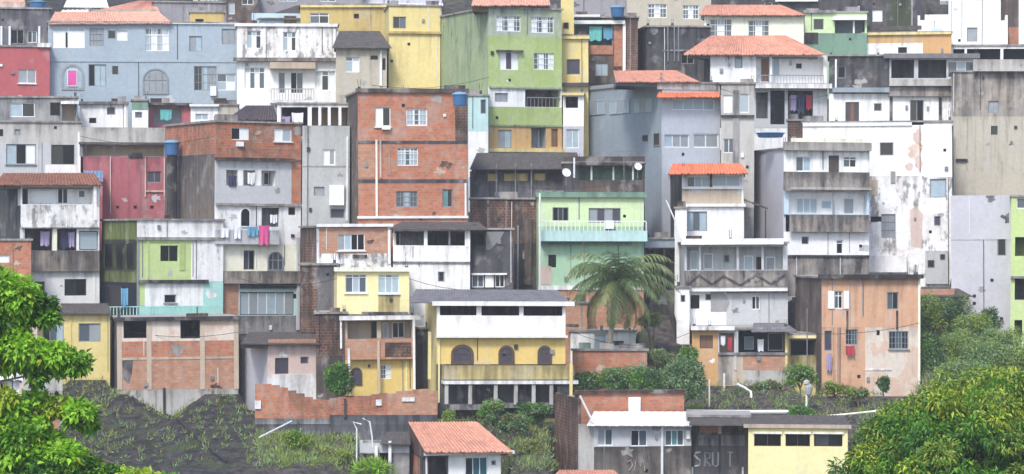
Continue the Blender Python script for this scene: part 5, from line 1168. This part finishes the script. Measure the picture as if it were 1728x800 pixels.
# left foreground tree
Yt = 90.0; k = Yt / FPX
base = Vector(((-190 - 864) * k, Yt, ground((-190 - 864) * k, Yt) - .3))
T = empty('broadleaf_tree', base); tag(T, 'bright green leafy tree at the lower left edge with layered branches', 'tree')
cl = []
for px, py, rx, ry in [(-60, 505, 55, 42), (-10, 478, 38, 26), (25, 498, 42, 32), (62, 520, 36, 24), (-30, 540, 45, 24), (30, 532, 30, 18), (78, 537, 22, 12),
                       (-40, 585, 60, 32), (8, 578, 40, 26), (48, 592, 40, 24), (92, 598, 32, 20), (128, 612, 24, 20), (15, 610, 30, 18), (60, 618, 22, 16), (62, 638, 11, 14), (105, 622, 24, 12),
                       (-40, 680, 40, 24), (8, 672, 20, 16), (62, 676, 28, 13), (98, 686, 32, 14), (134, 694, 26, 16), (150, 712, 15, 16), (126, 706, 18, 12), (5, 700, 22, 12),
                       (-10, 735, 50, 28), (35, 738, 40, 24), (72, 752, 42, 26), (108, 768, 38, 22), (135, 786, 36, 18), (20, 775, 50, 28), (80, 790, 50, 24), (185, 800, 42, 12), (232, 806, 40, 11), (275, 811, 30, 9),
                       (10, 715, 45, 22), (50, 765, 55, 24), (-5, 800, 60, 30), (95, 795, 50, 20), (60, 715, 26, 14), (150, 795, 40, 14), (20, 690, 30, 14), (20, 560, 30, 14), (-60, 790, 50, 40), (40, 830, 60, 30), (140, 840, 60, 26), (230, 835, 50, 20),
                       (-140, 480, 70, 50), (-150, 580, 70, 50), (-140, 690, 70, 50), (-250, 520, 80, 60), (-270, 640, 80, 60), (-250, 760, 80, 50), (-200, 430, 70, 40)]:
    c = ray(px, py, Yt + random.uniform(-.5, .5)) - base
    cl.append((c, (rx * k, max(.45, rx * k * .8), ry * k), int(rx * ry * (.92 if px > -70 else .12)) + 50))
leaves('crown', cl, .22, .13, ['leaf_bright', 'leaf_mid', 'leaf_deep', 'leaf_yellow'], T, droop=.25, seed=3, weights=[.56, .22, .10, .12])
wood(T, (0, 0, 0), [tuple(c[0]) for c in cl[::3]], .16, .012, fork=.6)
# right foreground mango tree
Ym = 110.0; k = Ym / FPX
bx = (1665 - 864) * k; base = Vector((bx, Ym, ground(bx, Ym) - .3))
T = empty('mango_tree', base); tag(T, 'big round mango tree with drooping leaves and yellow flush, lower right corner', 'tree')
cl = []; r = random.Random(11)
cc = ray(1682, 844, Ym)
for i in range(620):
    th = r.uniform(0, 2 * math.pi); u = r.uniform(-.45, 1)
    s = math.sqrt(max(0, 1 - u * u)); q = (r.uniform(.84, 1.04) if i < 480 else r.uniform(.5, .8)) * (1 + .03 * math.sin(3 * th + 4 * u) + .035 * math.sin(7 * th - 6 * u))
    p = Vector((cc.x + 254 * k * s * math.cos(th) * q, Ym + 235 * k * s * math.sin(th) * q, cc.z + 204 * k * u * q))
    cs = r.uniform(.75, 1.25)
    cl.append((p - base, (25 * k * cs, 25 * k * cs, 18 * k * cs), int(230 * cs * cs)))
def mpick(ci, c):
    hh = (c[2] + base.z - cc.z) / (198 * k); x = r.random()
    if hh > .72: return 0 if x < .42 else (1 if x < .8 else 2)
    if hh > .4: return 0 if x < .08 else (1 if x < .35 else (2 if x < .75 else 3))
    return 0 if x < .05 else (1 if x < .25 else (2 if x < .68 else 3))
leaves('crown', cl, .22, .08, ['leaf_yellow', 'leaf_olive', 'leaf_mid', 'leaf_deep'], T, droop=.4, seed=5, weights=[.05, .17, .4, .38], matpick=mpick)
wood(T, (0, 0, 0), [tuple(cl[i][0] * .92) for i in range(0, len(cl), 24)], .38, .05, fork=.5)

# coconut palm
Yp = 205.0; k = Yp / FPX
base = ray(1026, 640, Yp); base.z = min(base.z, ground(base.x, base.y)) - .2
T = empty('palm_tree', base); tag(T, 'coconut palm with drooping fronds in front of the pale green house', 'palm tree')
top = ray(1042, 476, Yp) - base
g = Geo(); g.tube([(0, 0, 0), tuple(top * .35 + Vector((-.15, 0, 0))), tuple(top * .7 + Vector((-.1, 0, 0))), tuple(top)], .24, 10, .15); g.make('trunk', 'palm_trunk', T, True)
r = random.Random(4)
spec = [(-15, 78, 4.2), (10, 80, 4.3), (40, 62, 4.3), (75, 55, 4.5), (95, 40, 4.4), (130, 35, 4.0), (165, 55, 4.0), (200, 40, 3.8), (235, 55, 3.8), (262, 48, 4.0), (285, 56, 4.0), (320, 58, 3.9), (80, 20, 4.2), (105, 12, 4.2), (50, 15, 4.0), (255, 22, 3.6), (280, 10, 3.8), (150, 0, 3.9), (210, 5, 3.6), (340, 10, 3.8), (300, 10, 3.8), (20, 20, 4.0), (100, 52, 4.5), (268, 62, 3.8), (88, 68, 4.6), (276, 74, 4.2), (60, -15, 4.0), (112, -25, 4.0), (300, -20, 3.6), (245, -12, 3.4), (30, 70, 4.0), (190, 66, 4.0), (120, 12, 4.6), (68, 28, 4.6), (95, -35, 3.6), (265, -30, 3.6), (0, -20, 3.6), (180, -25, 3.4), (330, -35, 3.4), (45, -40, 3.4), (140, -38, 3.4), (220, 28, 3.8), (315, 36, 4.0)]
for az, el, Lf in spec:
    az, el = R(az + r.uniform(-8, 8)), R(el)
    hz = Vector((math.sin(az), -math.cos(az), 0)); pts = []; p = top.copy(); e = el; n = 14; Lf *= 1.13
    for i in range(n + 1):
        pts.append(p.copy()); p = p + (hz * math.cos(e) + Vector((0, 0, math.sin(e)))) * Lf / n; e -= R(5 + 4.5 * i / n + r.uniform(0, 1.5)) * (1.15 if el > R(30) else .85)
    g = Geo(); g.tube(pts, .03, 5, .01)
    side = hz.cross(Vector((0, 0, 1)))
    for i in range(1, n * 4):
        t = i / (n * 4); j = min(n - 1, int(t * n)); c = pts[j].lerp(pts[j + 1], t * n - j); fw = (pts[j + 1] - pts[j]).normalized()
        ll = r.uniform(.7, 1.05) * math.sin(math.pi * min(1, t * .85 + .18)) ** .7
        for sg in (-1, 1):
            dirv = (side * sg * .8 + fw * .55 + Vector((0, 0, -.35 + r.uniform(-.45, .35)))).normalized(); wv = fw * r.uniform(.026, .036)
            m = c + dirv * ll * .5; tp = c + dirv * ll + Vector((0, 0, -.28 * ll))
            g.quad(c - wv * .6, c + wv * .6, m + wv, m - wv); g.quad(m - wv, m + wv, tp + wv * .1, tp - wv * .1)
    g.make('frond', r.choice(['leaf_palm', 'leaf_palm', 'leaf_palm_pale']), T)

BUSHG = {}
def bush(px, py, rx, ry, Y, label, mats=('leaf_bush', 'leaf_bush_dark', 'leaf_mid'), L=.17, W=.085, dens=1.0, name='bush', cat='bush', trunk=True, seed=None, group=None, droop=.2):
    k = Y / FPX; c = ray(px, py, Y); gz = min(ground(c.x, c.y), c.z - ry * k * .5)
    base = Vector((c.x, c.y, gz)); T = empty(name, base); tag(T, label, cat, group)
    rr = random.Random(seed or int(px * 7 + py)); cl = []
    n = max(7, int(rx * ry / 32))
    for i in range(n):
        a = rr.uniform(0, 2 * math.pi); q = math.sqrt(rr.random()); dz = rr.uniform(-.8, .8)
        p = Vector((math.cos(a) * rx * k * .75 * q, math.sin(a) * rx * k * .5 * q, (c.z - gz) + dz * ry * k * .8 * (1 - .35 * q)))
        s = rr.uniform(.28, .45)
        cl.append((p, (rx * k * s, rx * k * s * .8, ry * k * s), int(190 * dens)))
    leaves('foliage', cl, L, W, list(mats), T, droop=droop, seed=int(px + py * 3), weights=None)
    if trunk: wood(T, (0, 0, -.3), [tuple(x[0]) for x in cl[:5]], .07, .015, 'stem', fork=.4)
    return T
B3 = ('leaf_bush', 'leaf_bush_dark', 'leaf_mid'); BO = ('leaf_olive', 'leaf_bush', 'leaf_dry'); BG = ('leaf_grass', 'leaf_olive', 'leaf_dry')
bush(992, 648, 30, 24, 200, 'dark bush at the left end of the low brick garden wall', ('leaf_bush_dark', 'leaf_bush', 'leaf_deep'))
bush(1045, 642, 38, 28, 199, 'wide green bush in front of the low brick garden wall', ('leaf_bush', 'leaf_mid', 'leaf_bush_dark'))
bush(1098, 642, 36, 34, 198, 'mid green bush right of the low brick garden wall', B3)
bush(1152, 640, 40, 42, 197, 'largest blue-green bush in the hollow left of the orange plaster house', ('leaf_bush', 'leaf_bush_dark', 'leaf_bush'))
bush(1112, 606, 34, 20, 203, 'grey olive dry bush under the right fronds of the palm', ('leaf_dry', 'leaf_palm', 'leaf_bush'))
bush(1160, 602, 18, 22, 204, 'narrow green bush at the corner of the orange plaster house', ('leaf_mid', 'leaf_bush', 'leaf_olive'))
bush(1100, 540, 24, 14, 208, 'light olive bush behind the palm at the dark stilt storey', BO)
bush(572, 640, 26, 34, 196.6, 'small dark green tree between the lilac house and golden house', ('leaf_mid', 'leaf_deep', 'leaf_bush_dark'), name='small_tree', cat='tree')
bush(828, 690, 24, 20, 194.5, 'green shrub under the stilts, left of the two there', ('leaf_mid', 'leaf_bush', 'leaf_grass'))
bush(902, 692, 30, 22, 194, 'green shrub under the right stilts of the wide yellow house', B3)
bush(758, 704, 14, 14, 193, 'small light green shrub at the right end of the broken brick wall', ('leaf_grass', 'leaf_mid', 'leaf_olive'))
bush(892, 765, 28, 28, 187.5, 'olive shrub on the bank right of the orange roofed cottage', BO)
bush(868, 715, 26, 20, 191, 'grey green shrub in the middle of the bank under the stilts', ('leaf_bush', 'leaf_dry', 'leaf_bush_dark'))
bush(505, 742, 26, 18, 188, 'green shrub on the bank below the white diagonal pipe', ('leaf_grass', 'leaf_mid', 'leaf_olive'))
bush(560, 772, 30, 20, 185.5, 'olive shrub low on the bank left of the tin shed', BO)
bush(472, 788, 30, 18, 184, 'light green shrub at the bottom of the dark slope', BG)
bush(632, 796, 34, 20, 182.2, 'yellow green leafy shrub in front of the tin shed', ('leaf_grass', 'leaf_bright', 'leaf_olive'), L=.5, W=.08, droop=0)
BL = ('leaf_bush', 'leaf_olive', 'leaf_grass')
bush(1572, 532, 34, 44, 210, 'tall bush close against the upper corner of the peach house', ('leaf_bush', 'leaf_bush_dark', 'leaf_olive'))
bush(1606, 528, 34, 36, 211, 'tall bush under the dark drooping shed roof at right', ('leaf_bush', 'leaf_olive', 'leaf_bush_dark'))
bush(1570, 600, 28, 46, 207, 'dark bush in the shade right of the peach house foot', ('leaf_bush_dark', 'leaf_bush', 'leaf_mid'))
bush(1612, 588, 46, 42, 207.5, 'wide bush between the peach house and the mango tree', BL)
bush(1640, 556, 40, 34, 210, 'light green bush in front of the lilac grey block', ('leaf_olive', 'leaf_grass', 'leaf_bush'))
bush(1660, 606, 48, 38, 206, 'soft light green bush just above the mango crown', ('leaf_bush', 'leaf_grass', 'leaf_bush'))
bush(1690, 578, 38, 32, 208.5, 'light green bush at the foot of the lilac block, near the lime house', BL)
bush(1716, 612, 38, 36, 205.5, 'green bush under the lime house at the right edge', ('leaf_bush', 'leaf_olive', 'leaf_yellow'))
bush(1625, 626, 50, 22, 203, 'low green bush half hidden by the mango crown', BL)
bush(1674, 538, 22, 24, 211, 'small round-crowned tree against the lilac grey block', ('leaf_bush', 'leaf_palm', 'leaf_bush_dark'), name='small_tree', cat='tree', dens=.7)
bush(1350, 634, 29, 24, 204, 'bright green bush below the porch with pale yellow posts', ('leaf_mid', 'leaf_grass', 'leaf_bush'))
bush(1355, 697, 27, 17, 192, 'round green shrub at the end of the white beam', B3)
bush(1408, 654, 26, 14, 202, 'olive weeds bush at the foot of the peach house, left', BO)
bush(1448, 664, 22, 14, 200.5, 'brownish dry bush below the peach house', ('leaf_dry', 'leaf_olive', 'leaf_bush'))
bush(1490, 648, 10, 18, 203.5, 'narrow dark shrub against the peeling wall of the peach house', ('leaf_bush_dark', 'leaf_bush', 'leaf_deep'))
bush(1300, 650, 24, 10, 203, 'grey green creeper on the concrete foot of the orange plaster house', ('leaf_dry', 'leaf_bush', 'leaf_palm'))

def scatter(name, label, boxes, L, W, mats, seed):
    r = np.random.default_rng(seed); cl = []
    for px0, px1, Y0, Y1, n, hgt in boxes:
        for i in range(n):
            Y = r.uniform(Y0, Y1); px = r.uniform(px0, px1); x = (px - 864) / FPX * Y
            cl.append(((x, Y, ground(x, Y) + hgt * .3), (hgt, hgt, hgt * .6), int(14)))
    o = leaves(name, cl, L, W, mats, None, droop=-.6, seed=seed)
    return tag(o, label, None, None, 'stuff')
scatter('weeds', 'mixed weeds growing over the open slopes', [(435, 690, 183, 193.5, 700, .35), (735, 940, 183, 196, 520, .35), (150, 430, 184, 202, 190, .16), (1165, 1490, 190, 204, 380, .3), (1545, 1735, 196, 214, 800, .45), (966, 1190, 188, 201, 420, .4), (60, 200, 190, 204, 120, .3)], .3, .05, ['leaf_grass', 'leaf_olive', 'leaf_bush', 'leaf_dry'], 21)

plain('rubble_stone', '#5c5a5e', .95, .35)
# loose stones and rubble lying on the open slopes
g = Geo(); rr = random.Random(9)
for px0, px1, Y0, Y1, n in ((150, 435, 184, 202, 50), (435, 690, 184, 193, 160), (740, 940, 184, 195, 140), (1165, 1490, 194, 203.5, 320)):
    for _ in range(n):
        Y = rr.uniform(Y0, Y1); x = (rr.uniform(px0, px1) - 864) / FPX * Y; z = ground(x, Y); q = rr.uniform(.06, .22)
        P = [Vector((x + q * rr.uniform(.6, 1.2) * a, Y + q * rr.uniform(.6, 1.2) * b_, z + q * c_ * rr.uniform(.4, .9))) for a, b_, c_ in ((1, 0, 0), (0, 1, 0), (-1, 0, 0), (0, -1, 0), (0, 0, 1), (0, 0, -1))]
        for a, b_ in ((0, 1), (1, 2), (2, 3), (3, 0)): g.poly([P[a], P[b_], P[4]]); g.poly([P[b_], P[a], P[5]])
tag(g.make('rubble', 'rubble_stone'), 'loose stones and rubble on the open slopes', None, None, 'stuff')

# small things on the banks
def gpt(px, Y, dz=0):
    x = (px - 864) / FPX * Y; return Vector((x, Y, ground(x, Y) + dz))
pipe('drain', [gpt(278, 202, .12), gpt(300, 196, .12), gpt(330, 192, .12), gpt(356, 188, .12), gpt(382, 184.5, .12)], .1, 'pipe_dark', 'dark drain hose running down the dark slope at left', 'drain')
o = empty('marker_post', gpt(1361, 199, -.2)); tag(o, 'short white post with a pale sack draped on it on the bank', 'post')
k = 199 / FPX; zb = ray(1361, 678, 199).z - o.location.z; zt = ray(1361, 641, 199).z - o.location.z
g = Geo(); g.tube([(0, 0, 0), (0, 0, zt - .2)], .07, 8); g.make('pole', 'pipe_white', o)
g = Geo(); g.lathe([(.08, zb + .35), (.2, zb + .5), (.26, zb + .8), (.27, zb + 1.0), (.2, zb + 1.15), (.1, zb + 1.2)], 14, (.14, -.02, 0)); g.make('sack', 'tower_grey', o, True)
g = Geo(); g.lathe([(.1, zt - .34), (.24, zt - .28), (.22, zt - .1), (.08, zt)], 12); g.make('cap', 'concrete_light', o, True)
pipe('broken_pipe', [ray(1243, 648, 202), ray(1258, 655, 202), ray(1267, 661, 201.5), ray(1269, 676, 201.2)], .09, 'pipe_white', 'bent white plastic pipe on the bare bank below the orange plaster house', 'pipe')
pipe('stake', [gpt(1222, 202.5, -.3), ray(1222, 630, 202.5)], .08, 'cream', 'short pale stake under the left porch of the orange plaster house', 'stake')
pipe('stake', [gpt(1197, 200, -.3), ray(1197, 640, 200)], .05, 'pipe_white', 'thin white stake beside the largest blue-green bush', 'stake')
pipe('lamp_post', [ray(1362, 620, 203.2), ray(1362, 520, 203.2)], .04, 'metal_grey', 'thin grey pole in front of the blackened flank of the peach house', 'pole')

def cable(a, b_, sag, label):
    a, b_ = ray(*a), ray(*b_)
    pts = [a.lerp(b_, t) - Vector((0, 0, sag * 4 * t * (1 - t))) for t in np.linspace(0, 1, 9)]
    pipe('cable', pts, .016, 'cable_black', label, 'cable', 'cables strung between the houses')
for a in [((186, 552, 204), (404, 560, 202.5), .5, 'cable from the small yellow house across the raw brick house'), ((404, 470, 209), (568, 470, 202), .5, 'cable from the tenement to the pale yellow box house'),
          ((690, 470, 202), (905, 470, 206), .8, 'cable from the yellow box house past the white veranda house'), ((966, 560, 194), (1168, 560, 204.5), .9, 'cable from the wide yellow house behind the palm crown'),
          ((791, 300, 212), (1090, 300, 213), .8, 'cable from the brick house across the rooftop terrace'), ((1256, 400, 218), (1322, 420, 220), .3, 'short cable between the zigzag house roof and white apartment house'),
          ((571, 130, 243), (826, 130, 231), .9, 'cable across the front of the tall yellow house'), ((136, 230, 227), (362, 230, 213), .6, 'cable over the concrete terrace of the rose red house'),
          ((1330, 560, 205), (1552, 545, 203.5), .4, 'cable along the front of the peach house'), ((1216, 150, 225), (1400, 160, 237), .6, 'cable under the white balcony below the widest orange roof')]:
    cable(*a)

# ================================================================== haze
zlo = float(ZZ.min()) - 1.0
g = Geo(); g.box(-302, 302, -102, 502, zlo, 31)
m = bpy.data.materials.new('haze_air'); m.use_nodes = True
nt = m.node_tree; nt.nodes.clear()
out = nt.nodes.new('ShaderNodeOutputMaterial'); pv = nt.nodes.new('ShaderNodeVolumePrincipled')
pv.inputs['Color'].default_value = (.93, .95, 1, 1); pv.inputs['Density'].default_value = 0.0003; pv.inputs['Anisotropy'].default_value = 0.1
nt.links.new(pv.outputs[0], out.inputs['Volume'])
MATS['haze_air'] = m
o = g.make('haze', m); tag(o, 'thin pale haze over the hillside', None, None, 'stuff')
